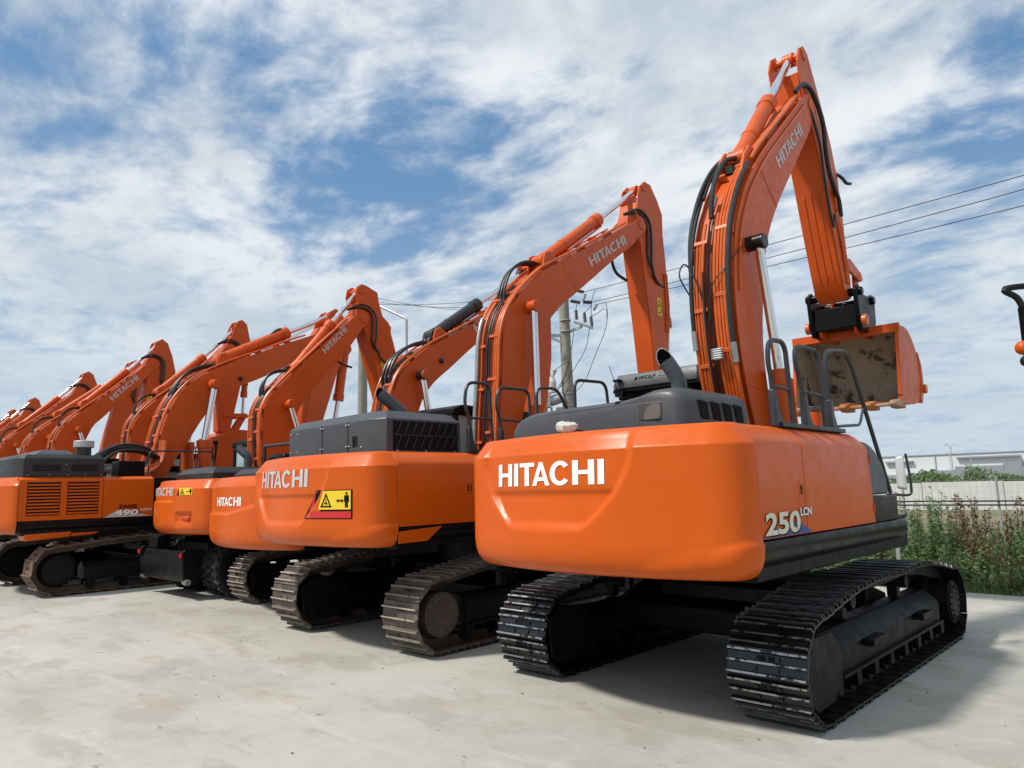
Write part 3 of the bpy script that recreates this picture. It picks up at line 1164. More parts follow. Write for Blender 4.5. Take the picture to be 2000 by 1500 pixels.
def clip(poly, c, n):
    """keep the part of poly where (p-c).n <= 0"""
    c, n = Vector(c), Vector(n)
    out = []
    for i in range(len(poly)):
        p, q_ = Vector(poly[i - 1]), Vector(poly[i])
        a, b = (p - c).dot(n), (q_ - c).dot(n)
        if (a <= 0) != (b <= 0):
            out.append(p + (q_ - p) * (a / (a - b)))
        if b <= 0:
            out.append(q_)
    return out


def arm_part(root, outer, hw, m='orange_paint', tip=None, ribs=False, lug=0.42):
    """box-section arm; the top lug is two cheek plates with the ram eye between them"""
    outer = [Vector(p) for p in outer]
    mb = MB()
    top = max(outer, key=lambda p: p[1])
    body = clip(outer, (top[0] - 0.05, top[1] - lug), Vector((-0.45, 1.0)))
    n = len(body)
    inner = []
    for i in range(n):
        t = (body[(i + 1) % n] - body[i - 1]).normalized()
        inner.append(body[i] + Vector((-t[1], t[0])) * 0.018)
    mb.prism(inner, -hw + 0.012, hw - 0.012)
    for s in (-1, 1):
        mb.prism(outer, s * hw - 0.014, s * hw + 0.014)
        mb.cyl((s * (hw + .03), top[0] - .02, top[1] - .14), (s * (hw - .03), top[0] - .02, top[1] - .14), 0.085, n=18)
    mb.cyl((-hw, top[0] - .02, top[1] - .14), (hw, top[0] - .02, top[1] - .14), 0.05, n=14)
    o = mb.build('arm', m, root, bevel=0.006)
    return o


def warning_sticker(parent, fn, u0, v0, w, h):
    """yellow sticker with black triangle pictogram and a figure, stacked or side by side"""
    P = lambda a, b: (u0 + a * w, v0 + b * h)
    decal('warning_sticker', rect(u0, v0, u0 + w, v0 + h), lambda u, v: fn(u, v, 0.006), 'yellow_vinyl', parent, 6)
    k = []
    if w > h:
        k.append([P(.07, .12), P(.43, .12), P(.43, .20), P(.07, .20)])
        k.append([P(.07, .12), P(.12, .12), P(.27, .82), P(.25, .90)])
        k.append([P(.38, .12), P(.43, .12), P(.25, .90), P(.23, .82)])
        k.append([P(.20, .28), P(.30, .28), P(.30, .36), P(.20, .36)])
        k.append([P(.235, .36), P(.265, .36), P(.255, .62), P(.245, .62)])
        k.append([P(.60, .42), P(.78, .42), P(.78, .50), P(.60, .50)])
        k.append([P(.58, .46), P(.64, .34), P(.64, .58)])
        k.append([P(.80, .46), P(.74, .58), P(.74, .34)])
        k.append([P(.84, .10), P(.88, .10), P(.885, .75), P(.84, .75)])
        k.append([P(.89, .10), P(.93, .10), P(.93, .75), P(.885, .75)])
        k.append([P(.81, .40), P(.835, .40), P(.845, .75), P(.82, .75)])
        k.append([P(.935, .40), P(.96, .40), P(.95, .75), P(.925, .75)])
        k.append([P(.86, .78), P(.91, .78), P(.91, .92), P(.86, .92)])
    else:
        k.append([P(.1, .56), P(.9, .56), P(.9, .60), P(.1, .60)])
        k.append([P(.1, .58), P(.22, .58), P(.52, .9), P(.48, .96)])
        k.append([P(.78, .58), P(.9, .58), P(.52, .96), P(.48, .9)])
        k.append([P(.05, .49), P(.95, .49), P(.95, .51), P(.05, .51)])
        k.append([P(.6, .1), P(.72, .1), P(.72, .4), P(.6, .4)])
        k.append([P(.2, .14), P(.55, .14), P(.55, .2), P(.2, .2)])
    decal('pictogram', k, lambda u, v: fn(u, v, 0.0085), 'black_vinyl', parent, 6)


# ================================================================== excavator 1: the 250 nearest the yard edge
E1 = excavator((-3.63, 7.40), 0, 'orange excavator with black tracks, numbered 250 on its side, raised bucket facing back')
for s in (-1, 1):
    crawler(E1, s * 1.195, 1.90, 0.365, 0.905, 0.60, 50, ('shoe_black', 'shoe_tip'), 3, s, 'idler')
chassis(E1, 2.39, 1.36, 1.09, 2.20, -2.5)
rec1 = trapezoid_recess(-1.06, -0.60, 0.15, 0.64, 2.05, 1.41, 1.75, 0.062, wedge=(0.45, 1.09, 1.40, 1.37))
cw1, S1 = counterweight(E1, 1.365, 3.05, -2.55, 1.09, 2.20, rec1)
decal('lettering', fit(HITACHI, -0.815, 0.375, 1.78, 1.968), lambda u, v: S1(u, v, 0.005), 'white_vinyl', cw1, 24)
d1 = door_panel(E1, 1.36, -2.542, -1.735, 1.365, 2.20)
d2 = door_panel(E1, 1.36, -1.727, -0.135, 1.365, 2.20, slant=-0.10)
door_panel(E1, 1.36, -2.542, -0.3, 1.365, 2.20, side=-1)
latch(d1, 1.36, -1.80, 1.70)
for z in (1.50, 1.95):
    MB().cyl((1.366, -0.165, z - .035), (1.366, -0.165, z + .035), 0.009, n=8).build('hinge', 'orange_paint', d2)
skirt(E1, 1.35, -2.52, 0.82, 1.13, 1.357)
skirt(E1, 1.35, -2.52, 0.82, 1.13, 1.357, -1)
fb = MB()
fb.prism([(-0.125, 1.36), (0.62, 1.36), (0.63, 1.60), (-0.15, 1.61)], 0.75, 1.345)
fb.build('tool_box', 'black_paint', E1, bevel=0.015)
fb = MB()
fb.prism([(-0.15, 1.615)] + [(0.43 - 0.0, 1.615)] + [(-0.22 + 0.66 * math.cos(rad(t)), 1.62 + 0.50 * math.sin(rad(t))) for t in (6, 18, 30, 42, 54, 66, 78)] + [(-0.215, 2.12)], 0.75, 1.325)
fb.build('front_fender', 'hood_grey', E1, bevel=0.02)
tp = MB()
tp.box(0.55, 1.17, -1.75, -0.20, 2.10, 2.196)
tp.build('walkway_deck', 'black_paint', E1)
# decals on the side
sd = lambda off: (lambda u, v: (1.362 + off, u, v))
decal('stripe_decal', [[(-2.52, 1.372), (-2.38, 1.47), (-2.18, 1.40), (-1.93, 1.475), (-1.66, 1.372)]], sd(0.006), 'blue_vinyl', d1)
n250 = font_polys('250', 0.035, 0.05)
decal('number_shadow', fit(n250, -2.475, -1.865, 1.378, 1.538), sd(0.008), 'black_vinyl', d1)
decal('number', fit(n250, -2.49, -1.88, 1.388, 1.548), sd(0.010), 'worn_vinyl', d1)
lcn = font_polys('LCN', 0.03)
decal('letters_shadow', fit(lcn, -1.86, -1.645, 1.497, 1.560), sd(0.008), 'black_vinyl', d1)
decal('letters', fit(lcn, -1.87, -1.655, 1.502, 1.565), sd(0.010), 'white_vinyl', d1)

# engine hood (lofted across Y)
def hood_loft(root, prof_fn, ys_, name, m, bevel=0.0):
    mb = MB()
    rows = [prof_fn(*y) for y in ys_]
    n = len(rows[0])
    vs = [p for r in rows for p in r]
    fs = [(j * n + i, j * n + i + 1, (j + 1) * n + i + 1, (j + 1) * n + i) for j in range(len(rows) - 1) for i in range(n - 1)]
    fs.append(list(range(n)))
    mb.add(vs, fs)
    return mb.build(name, m, root, angle=42)


HP = [(-1.14, 2.19), (-1.13, 2.30), (-1.07, 2.38), (-0.98, 2.425), (-0.86, 2.455), (-0.60, 2.468), (-0.10, 2.475), (0.04, 2.478), (0.18, 2.48), (0.34, 2.50), (0.48, 2.535),
      (0.60, 2.54), (0.69, 2.525), (0.75, 2.48), (0.775, 2.40), (0.785, 2.19)]


def hsec(y, k):
    return [((x + 0.18) * k - 0.18, y, 2.19 + (z - 2.19) * (1 - (1 - k) * 1.6)) for x, z in HP]


h1 = hood_loft(E1, hsec, ((-2.44, 0.90), (-2.42, 0.945), (-2.38, 0.975), (-2.32, 0.995), (-2.2, 1.0), (-1.42, 1.0), (-1.36, 0.98), (-1.33, 0.93)), 'engine_hood', 'hood_grey')
MB().prism([(0.015, 2.20), (0.06, 2.20), (0.155, 2.465), (0.11, 2.465)], -2.435, -2.36, 'y').build('hood_seam_strip', 'black_paint', h1, bevel=0.008)
v = MB()
v.box(0.34, 0.565, -2.4455, -2.40, 2.275, 2.425)
v.build('rear_vent', 'vent_grey', h1, bevel=0.012)
v = MB()
v.cyl((0.50, -2.450, 2.31), (0.50, -2.440, 2.31), 0.10, n=24)
v.cyl((0.515, -2.456, 2.305), (0.515, -2.446, 2.305), 0.03, n=16)
v.v = [(min(max(x, 0.35), 0.555), y, min(max(z, 2.285), 2.415)) for x, y, z in v.v]
v.build('vent_fan', 'fan_grey', h1)
for i in range(4):
    v = MB()
    y0 = -2.24 + i * 0.20
    v.prism([(y0 + .02, 2.275), (y0 + 0.165, 2.27), (y0 + 0.135, 2.42), (y0 - 0.01, 2.43)], 0.76, 0.787)
    v.build('side_louvre', 'gap_dark', h1, bevel=0.012)  # flat dark plates; shade inside the louvre openings is put into their colour
# exhaust: upright stack with an obliquely cut mouth
def stack(root, pts, r, n_mouth, m, r1=None, seg=24):
    ex = MB()
    path = smooth_line(pts, 0.02)
    ex.tube(path, r, seg, r1=r1)
    d = (path[-1] - path[-2]).normalized()
    e, nn = path[-1], Vector(n_mouth).normalized()
    rim = []
    for i in range(len(ex.v) - seg, len(ex.v)):
        v_ = Vector(ex.v[i])
        v_ = v_ + d * ((e - v_).dot(nn) / d.dot(nn))
        ex.v[i] = tuple(v_)
        rim.append(v_)
    o = ex.build('exhaust_pipe', m, root, angle=60)
    op = MB()  # flat disc across the mouth, coloured as the dark of the hollow pipe
    op.add([e + (v_ - e) * 0.90 + nn * 0.003 for v_ in rim], [list(range(seg))])
    op.build('exhaust_opening', 'mouth_shade', o, fix=False)


stack(E1, [(0.39, -1.86, 2.46), (0.39, -1.86, 2.62), (0.375, -1.875, 2.70), (0.335, -1.905, 2.79), (0.305, -1.925, 2.85)], 0.068, (0.08, -0.92, 0.30), 'hood_grey', 0.07)

# cab with sun-visor box on its roof
cb = cab(E1, -1.42, -0.44, -0.15, 1.62, 1.36, 2.90)
rv = MB()
chamfer_box(rv, [(-1.47, 0.75), (-1.47, -0.22), (-1.40, -0.30), (-0.30, -0.30), (-0.22, -0.22), (-0.22, 0.75)], 2.90, 2.965, 3.075, 0.06)
rvo = rv.build('roof_unit', 'hood_grey', cb, bevel=0.012)
MB().box(-1.44, -0.25, -0.285, 0.6, 2.86, 2.898).build('roof_unit_base', 'black_paint', cb, bevel=0.01)
wf = font_polys('WOLF', 0.012, 0.25)
vz = lambda off: (lambda u, v: (u, -0.30 + (v - 2.965) * 0.55 - off, v))
decal('lettering', fit(wf, -1.06, -0.83, 2.985, 3.035), vz(0.004), 'black_vinyl', rvo)
decal('emblem', [[(-1.115, 2.985), (-1.085, 2.985), (-1.078, 3.03), (-1.09, 3.015), (-1.10, 3.035), (-1.11, 3.015), (-1.122, 3.03)]], vz(0.004), 'black_vinyl', rvo)
decal('frame_mark', [[(-.79, 3.0), (-.68, 3.0), (-.68, 3.004), (-.79, 3.004)], [(-.79, 3.038), (-.68, 3.038), (-.68, 3.042), (-.79, 3.042)], [(-.79, 3.004), (-.786, 3.004), (-.786, 3.038), (-.79, 3.038)], [(-.684, 3.004), (-.68, 3.004), (-.68, 3.038), (-.684, 3.038)]], vz(0.004), 'black_vinyl', rvo)
an = MB()
an.tube([(-1.30, -0.36, 2.83), (-1.42, -0.36, 3.19)], 0.004, 5)
an.box(-1.33, -1.22, -0.40, -0.30, 2.80, 2.86)
an.box(-1.36, -1.28, -0.385, -0.30, 2.985, 3.01)
an.build('aerial', 'black_paint', cb)

# handrails
hoop(E1, [(-1.25, -1.26, 2.15), (-1.25, -1.26, 2.92), (-1.25, -0.68, 2.94), (-1.25, -0.60, 2.15)])
X = 1.19
RA = hoop(E1, [(X, -1.79, 2.19), (X, -1.79, 2.58), (X, -1.84, 2.72), (X, -1.80, 2.905), (X, -1.48, 2.93), (X, -1.43, 2.19)], 0.021)
RB = hoop(E1, [(X, -1.17, 2.19), (X, -1.20, 2.60), (X, -1.30, 2.78), (X, -1.26, 2.925), (X, -0.76, 2.935), (X, -0.72, 2.19)], 0.021)
RC = hoop(E1, [(X, -0.58, 2.19), (X, -0.60, 2.85), (X, -0.54, 2.965), (X, -0.02, 3.02), (X, 0.16, 2.82), (X + .04, 0.82, 1.62)], 0.021)
MB().tube([(X, -1.80, 2.53), (X, -1.45, 2.52)], 0.016, 8).build('rail_bar', 'rail_black', RA)
MB().tube([(X, -1.22, 2.53), (X, -0.74, 2.52)], 0.016, 8).build('rail_bar', 'rail_black', RB)
MB().tube(rounded([(X, 0.36, 2.50), (X, 0.20, 2.30), (X, -0.20, 2.275), (X, -0.40, 2.26)], .06), 0.014, 8).build('rail_bar', 'hood_grey', RC)
for (rr, y) in ((RA, -1.79), (RB, -1.17), (RC, -0.58)):
    f = MB()
    f.prism([(y - .035, 2.195), (y + 0.20, 2.195), (y + 0.10, 2.27), (y + .05, 2.36), (y + .03, 2.50), (y - .03, 2.50)], X - .028, X + .028)
    f.build('rail_foot', 'rail_black', rr, bevel=0.012)
f = MB()
f.box(X - .05, X + .05, -1.75, -0.35, 2.196, 2.235)
f.build('rail_base', 'rail_black', E1, bevel=0.008)
# mirror on its bracket
br = MB()
br.tube(rounded([(1.20, 0.80, 1.60), (1.38, 1.0, 1.585), (1.385, 1.0, 1.75), (1.36, 1.0, 2.02)], 0.05), 0.013, 8)
bro = br.build('mirror_bracket', 'rail_black', E1)
mm = MB()
chamfer_box(mm, [(1.255, 1.66), (1.355, 1.64), (1.345, 2.0), (1.265, 1.99)], 0, 0.02, 0.04, 0.015)
mm.v = [(x, 0.985 - z, y) for x, y, z in mm.v]
mm.build('mirror', 'mirror_back', bro, bevel=0.015)
bc = MB()
bc.cyl((0.95, -0.35, 2.19), (0.95, -0.35, 2.42), 0.075, n=18, mi=0)
bc.cyl((0.95, -0.35, 2.42), (0.95, -0.35, 2.47), 0.08, n=18, mi=1)
bc.build('air_cleaner_cap', ['orange_paint', 'hood_grey'], E1, bevel=0.006)

# boom
RT = lambda pts, k, yo: [(-yo + (y + yo) * k, 1.772 + (z - 1.772) * k) for y, z in pts]      # same sight lines, narrower box section
L1 = [(0.16, 2.05), (0.11, 2.37), (0.055, 2.70), (0.02, 3.0), (0.025, 3.33), (0.085, 3.68), (0.18, 4.05), (0.27, 4.33), (0.42, 4.62), (0.68, 4.97), (1.0, 5.33), (1.38, 5.74), (1.96, 6.38), (2.06, 6.56)]
U1 = [(-0.20, 2.05), (-0.34, 2.41), (-0.49, 2.93), (-0.555, 3.42), (-0.545, 3.92), (-0.44, 4.42), (-0.26, 4.79), (-0.06, 5.08), (0.38, 5.55), (0.95, 6.05), (1.45, 6.48), (1.86, 6.84)]
L1, U1 = RT(L1, 1.0303, 7.4), RT(U1, 1.0303, 7.4)
pp = 'orange_pipe'
pipes1 = [(-0.315, .06, .024, 0, .22, pp), (-0.25, .05, .018, 0, .40, pp), (-0.195, .05, .018, 0, .40, pp), (-0.14, .06, .022, 0, .44, pp), (-0.075, .05, .014, .0, .46, 'hose'), (-0.035, .04, .010, .02, .46, 'hose'),
          (0.055, .055, .022, 0, .46, pp), (0.11, .055, .020, 0, .97, pp), (0.165, .055, .020, 0, .97, pp), (0.225, .06, .024, 0.02, .97, pp), (0.28, .06, .030, 0.62, .98, pp), (0.285, .065, .026, 0.0, .19, pp),
          (0.29, .075, .033, .19, .60, 'hose'), (-0.33, .075, .030, .22, .60, 'hose'), (0.255, .03, .010, .03, .4, 'hose'), (-0.115, .085, .018, 0.02, .34, 'hose')]
pipes1 = [(x * 0.70, o_, r * 0.85, a, b, m_) for (x, o_, r, a, b, m_) in pipes1]
tip1 = (2.36, 6.92)
b1, LL, UU = boom(E1, L1, U1, (0.15, 1.86), tip1, 0.235, 'orange_paint', pipes1, ((1.08, 5.59), (1.96, 6.37), 0.16))
# thin pipe and hose loops on the right cheek
side_pipe = part_curve(offset_curve(UU, -0.09), 0.30, 0.98)
MB().tube([(0.262, p[0], p[1]) for p in side_pipe], 0.012, 6).build('hydraulic_pipe', pp, b1)
for (pts, r) in (([(0.20, 1.95, 6.98), (0.24, 2.15, 7.16), (0.26, 2.42, 7.14), (0.28, 2.66, 6.80), (0.27, 2.72, 6.38), (0.27, 2.78, 6.08), (0.27, 2.95, 5.86), (0.26, 3.10, 5.74), (0.25, 3.16, 5.52)], 0.032),
                 ([(0.16, 2.05, 6.92), (0.24, 2.3, 6.85), (0.27, 2.50, 6.40), (0.27, 2.56, 5.95), (0.27, 2.66, 5.48), (0.26, 2.80, 5.28), (0.25, 2.90, 5.48)], 0.020),
                 ([(0.02, 3.2, 6.35), (0.24, 3.30, 6.18), (0.28, 3.42, 6.10), (0.30, 3.55, 6.12)], 0.024),
                 ([(-0.21, -0.06, 5.00), (-0.20, 0.10, 5.26), (-0.17, 0.30, 5.50), (-0.12, 0.55, 5.70), (-0.10, 0.75, 5.80)], 0.024),
                 ([(-0.25, -0.38, 4.1), (-0.26, -0.30, 4.55), (-0.24, -0.08, 5.05), (-0.20, 0.22, 5.46), (-0.14, 0.58, 5.76)], 0.024),
                 ([(-0.05, -0.20, 4.70), (-0.04, -0.14, 5.05), (-0.03, 0.14, 5.46), (0.0, 0.42, 5.60)], 0.030),
                 ([(-0.25, -0.42, 3.80), (-0.31, -0.52, 4.02), (-0.31, -0.42, 4.18), (-0.25, -0.40, 4.12), (-0.14, -0.44, 3.9), (-0.08, -0.42, 3.65)], 0.009),
                 ([(0.30, 0.14, 4.36), (0.28, -0.12, 4.33), (0.22, -0.38, 4.1), (0.04, -0.46, 3.85), (-0.02, -0.44, 3.5)], 0.007)):
    MB().tube(smooth_line(pts, 0.04), r, 8).build('hydraulic_hose', 'hose', b1)
for (x, t, r) in ((-0.231, .20, .033), (0.203, .17, .034), (-0.05, .47, .032)):
    c = part_curve(offset_curve(UU, .07), t, t + .035)
    MB().tube([(x, p[0], p[1]) for p in c], r, 12).build('hose_fitting', 'steel', b1)
jb = MB()
jb.box(0.0, 0.09, -0.47, -0.41, 3.05, 3.17)
for i in range(5):
    jb.box(-0.02, 0.11, -0.475, -0.435, 3.06 + i * 0.024, 3.07 + i * 0.024)
jb.build('connector_block', 'galvanised', b1, bevel=0.004)
MB().tube([(0.248, 0.91, 5.05), (0.248, 0.45, 5.47)], 0.007, 6).build('weld_seam', 'orange_pipe', b1)
MB().tube([(0.248, 0.28, 2.75), (0.248, -0.20, 2.78)], 0.007, 6).build('weld_seam', 'orange_pipe', b1)
# arm-ram bracket on the boom and the ram
for s in (-1, 1):
    bk = MB()
    bk.prism([(0.06, 5.02), (0.30, 5.56), (0.44, 5.72), (0.56, 5.72), (0.66, 5.64), (0.40, 5.30)], s * 0.15 - .02, s * 0.15 + .02)
    bk.build('ram_bracket', 'orange_paint', b1, bevel=0.01)
ram(E1, 'arm_cylinder', 0, (0.50, 5.62), (1.50, 6.73), (2.36, 7.70), 0.10, 0.058)
gp = MB()
gp.box(-0.12, 0.12, 0.34, 0.58, 5.40, 5.50)
gp.build('grease_patch', 'grease', b1)
for s in (-1, 1):
    ram(E1, 'boom_cylinder', s * 0.37, (0.42, 1.55), (0.30, 2.96), (0.03, 4.37), 0.10, 0.050, dark_end=True)
pn = MB()
pn.cyl((-0.45, 0.03, 4.37), (0.45, 0.03, 4.37), 0.085, n=18)
pn.build('ram_pin', 'grease', b1, bevel=0.01)
# arm
A1 = [(2.10, 7.52), (2.20, 7.74), (2.36, 7.84), (2.50, 7.76), (2.70, 7.42), (2.94, 6.98), (3.12, 6.62), (3.28, 6.12), (3.34, 5.55), (3.37, 5.0), (3.42, 4.55), (3.40, 4.36), (3.28, 4.32), (3.16, 4.42),
      (3.06, 4.72), (2.88, 5.32), (2.72, 5.90), (2.56, 6.40), (2.40, 6.70), (2.26, 6.78), (2.20, 6.95), (2.18, 7.16)]
a1 = arm_part(E1, A1, 0.20)
for i, x in enumerate((-0.10, 0.0, 0.10)):
    MB().prism([(2.715, 5.78), (2.79, 5.80), (3.14, 4.60), (3.065, 4.58)], x - .012, x + .012).build('wear_rib', 'orange_paint', a1, bevel=0.004)
ram(E1, 'bucket_cylinder', 0, (3.15, 6.55), (3.62, 5.10), (3.72, 4.78), 0.085, 0.045)
for (x, y0, z0, y1, z1) in ((0.225, 3.02, 5.55, 3.26, 4.55), (0.225, 3.08, 5.60, 3.32, 4.55), (0.225, 2.95, 6.2, 3.06, 5.6)):
    MB().tube(smooth_line([(x, y0, z0), (x + .01, (y0 + y1) / 2 + .02, (z0 + z1) / 2), (x, y1, z1)], .1), 0.020, 8).build('hydraulic_pipe', pp, a1)
# linkage, quick coupler, bucket
lk = MB()
for s in (-1, 1):
    lk.prism([(3.22, 4.86), (3.36, 4.94), (3.80, 4.80), (3.86, 4.70), (3.74, 4.66), (3.30, 4.74)], s * 0.235 - .02, s * 0.235 + .02)
    lk.prism([(3.68, 4.82), (3.84, 4.78), (3.86, 4.30), (3.74, 4.18), (3.66, 4.26)], s * 0.17 - .02, s * 0.17 + .02)
lk.build('bucket_link', 'orange_paint', E1, bevel=0.01)
qc = MB()
qc.box(-0.30, 0.30, 3.26, 3.80, 3.92, 4.24)
for s in (-1, 1):
    qc.prism([(3.18, 4.44), (3.30, 4.52), (3.42, 4.40), (3.70, 4.40), (3.84, 4.46), (3.94, 4.34), (3.92, 4.05), (3.82, 3.86), (3.30, 3.84), (3.22, 4.05)], s * 0.33 - .03, s * 0.33 + .03)
qc.cyl((-0.40, 3.30, 4.42), (0.40, 3.30, 4.42), 0.06, n=16)
qc.cyl((-0.40, 3.80, 4.36), (0.40, 3.80, 4.36), 0.06, n=16)
qc.build('quick_coupler', 'black_paint', E1, bevel=0.012)
for s in (-1, 1):
    MB().cyl((s * .365, 3.30, 3.99), (s * .43, 3.30, 3.99), 0.085, n=18).build('coupler_pin', 'orange_pipe', E1, bevel=0.008)
bu = bucket(E1, [(3.56, 3.90), (3.95, 3.90), (4.24, 3.72), (4.44, 3.42), (4.46, 3.10), (4.28, 2.88), (3.95, 2.80), (3.38, 2.78)], 0.725, 5, (-1, -0.02))
for s in (-1, 1):
    er = MB()
    er.prism([(3.34, 3.84), (3.30, 4.02), (3.40, 4.08), (3.52, 4.04), (3.80, 4.10), (3.92, 4.02), (4.05, 3.82), (3.6, 3.80)], s * 0.245 - .025, s * 0.245 + .025)
    er.build('bucket_ear', 'orange_paint', bu, bevel=0.012)
for s in (-1, 1):
    MB().prism([(4.36, 3.60), (4.50, 3.42), (4.52, 3.08), (4.36, 2.84), (4.28, 2.90), (4.40, 3.10), (4.42, 3.40)], s * .725 - .03, s * .725 + .03).build('wear_plate', 'orange_paint', bu, bevel=0.006)
    MB().cyl((s * .70, 4.50, 3.06), (s * .79, 4.50, 3.06), 0.07, n=10).build('corner_shroud', 'orange_paint', bu, bevel=0.01)


# ================================================================== helpers for the other machines
def tf(pts, ang_=0.0, c=(0, 0), d=(0, 0), k=1.0):
    """rotate / scale (y,z) points about c and shift by d"""
    ca, sa = math.cos(ang_), math.sin(ang_)
    out = []
    for p in pts:
        y, z = (p[0] - c[0]) * k, (p[1] - c[1]) * k
        out.append((c[0] + ca * y - sa * z + d[0], c[1] + sa * y + ca * z + d[1]))
    return out


def std_pipes(hw, mid=True):
    q = [(-hw + .02, .06, .022, 0, .45, pp), (-hw + .068, .05, .016, 0, .96, pp), (-hw + .108, .05, .016, 0, .5, pp),
         (hw - .02, .06, .024, 0, .96, pp), (hw - .072, .055, .018, 0, .96, pp), (hw - .112, .055, .016, 0, .96, pp)]
    if mid:
        q += [(-0.03, .05, .020, .05, .46, 'hose'), (0.02, .05, .016, .05, .46, 'hose')]
    return q


def bend_hoses(b, UU, hw, t=0.42, h=0.15, xs=(-0.12, -0.05, 0.02), r=0.022, t1=None):
    """hoses arching from the pipes to the arm-ram base"""
    c = part_curve(offset_curve(UU, .05), t, t1 or t + 0.20)
    for i, x in enumerate(xs):
        n = len(c)
        pts = []
        for j in range(n):
            s = j / (n - 1)
            tt = (c[min(j + 1, n - 1)] - c[max(j - 1, 0)]).normalized()
            nn = Vector((-tt[1], tt[0]))
            q = c[j] + nn * (h + 0.02 * i) * math.sin(math.pi * min(1, s * 1.15)) ** 0.8 if s < 0.87 else c[j] + nn * (h + .02 * i) * math.sin(math.pi * min(1, s * 1.0)) ** 0.8
            pts.append((x, q[0], q[1]))
        MB().tube(smooth_line(pts, .05), r, 8).build('hydraulic_hose', 'hose', b)


def tip_hoses(b, tip, hw, drop=1.1, fwd=0.75, r=0.028, n=2, back=False):
    for i in range(n):
        x = hw + 0.02 - 0.05 * i
        k = 1 - 0.22 * i
        pts = [(x - .08, tip[0] - 0.35, tip[1] + 0.16), (x, tip[0] - 0.02, tip[1] + 0.30 * k), (x + .03, tip[0] + 0.28 * k, tip[1] + 0.12), (x + .04, tip[0] + 0.30 * k, tip[1] - 0.35 * k),
               (x + .03, tip[0] + 0.28 * k, tip[1] - 0.62 * drop * k), (x, tip[0] + 0.45 * k, tip[1] - 0.88 * drop * k), (x - .05, tip[0] + fwd, tip[1] - 0.96 * drop * k)]
        MB().tube(smooth_line(pts, .05), r, 8).build('hydraulic_hose', 'hose', b)
    if back:
        pts = [(-hw * .5, tip[0] - .40, tip[1] - .35), (-hw * .5, tip[0] - .52, tip[1] - .65), (-hw * .5, tip[0] - .40, tip[1] - .95), (-hw * .5, tip[0] - .05, tip[1] - 1.05)]
        MB().tube(smooth_line(pts, .05), r, 8).build('hydraulic_hose', 'hose', b)


def ram_bracket(b, p, hw=0.16, d=(0.7, 0.7), m='orange_paint'):
    d = Vector(d).normalized()
    n = Vector((-d[1], d[0]))
    p = Vector(p)
    for s in (-1, 1):
        mb = MB()
        mb.prism([tuple(q) for q in (p - d * .42 - n * .30, p - d * .16 + n * .02, p - d * .04 + n * .12, p + d * .10 + n * .10, p + d * .16 - n * .02, p + d * .22 - n * .32)], s * hw - .02, s * hw + .02)
        mb.build('ram_bracket', m, b, bevel=0.01)


def rivets(parent, pts, m='steel', r=0.014):
    for p in pts:
        MB().ball(p, r, 8).build('bolt', m, parent)


def upper_simple(root, hw, T, ys, z0, z1, yf=0.4, hood='hood_black', cabin=True, hood_z=0.40, m='orange_gloss', depth=None):
    cwo, S = counterweight(root, hw, T, ys, z0, z1, depth or (lambda x, z: 0.0), m)
    d = door_panel(root, hw - .003, ys + .008, -0.9, z0 + .26, z1, m=m)
    door_panel(root, hw - .003, -0.892, yf - .4, z0 + .26, z1, m=m)
    door_panel(root, hw - .003, ys + .008, -0.3, z0 + .26, z1, side=-1, m=m)
    skirt(root, hw - .01, ys + .02, yf + .3, z0 + .04, z0 + .255)
    skirt(root, hw - .01, ys + .02, yf + .3, z0 + .04, z0 + .255, -1)
    if hood:
        h = MB()
        chamfer_box(h, [(-hw + .20, -1.3), (-hw + .20, ys + .12), (hw - .62, ys + .06), (hw - .45, ys + .16), (hw - .45, -1.3)], z1 - .02, z1 + hood_z - .08, z1 + hood_z, 0.09)
        h.build('engine_hood', hood, root, bevel=0.015)
    if cabin:
        cab(root, -hw + .02, -0.42, -0.15, 1.60, z0 + .28, z0 + 1.82)
    return cwo, S, d


BR = ('shoe_brown', 'shoe_brown_tip')
RU = ('shoe_rust', 'shoe_rust_tip')

# ================================================================== excavator 2: tall grey box hood, red and yellow warning panel
E2 = excavator((-7.65, 7.35), 0, 'orange excavator with boxy grey engine cover and red and yellow warning panel')
for s in (-1, 1):
    crawler(E2, s * 1.22, 2.02, 0.385, 0.95, 0.60, 48, BR, 2, s, 'idler' if s < 0 else 'sprocket')
chassis(E2, 2.44, 1.37, 1.17, 2.20, -2.5)
rec2 = trapezoid_recess(-1.16, -0.52, 0.22, 0.74, 2.06, 1.37, 1.76, 0.062, wedge=(0.50, 1.17, 1.40, 1.42))
cw2, S2 = counterweight(E2, 1.375, 3.08, -2.55, 1.17, 2.20, rec2)
decal('lettering', fit(HITACHI, -0.90, 0.35, 1.835, 2.035), lambda u, v: S2(u, v, 0.005), 'silver_vinyl', cw2, 24)
f2 = lambda o: (lambda u, v: S2(u, v, o))
decal('panel_edge', [[(0.30, 1.485), (1.06, 1.485), (1.06, 1.795), (0.50, 1.795)]], f2(0.004), 'black_vinyl', cw2, 10)
decal('red_reflector', [[(0.32, 1.495), (1.045, 1.495), (1.045, 1.565), (0.44, 1.565), (0.58, 1.785), (0.505, 1.785)]], f2(0.006), 'red_vinyl', cw2, 10)
warning_sticker(cw2, lambda u, v, o: S2(u, v, o), 0.60, 1.585, 0.44, 0.20)
d2_ = door_panel(E2, 1.372, -2.542, -1.30, 1.385, 2.20)
door_panel(E2, 1.372, -1.292, -0.10, 1.385, 2.20)
door_panel(E2, 1.372, -2.542, -0.3, 1.385, 2.20, side=-1)
latch(d2_, 1.372, -1.50, 1.78)
skirt(E2, 1.362, -2.50, 0.80, 1.19, 1.378)
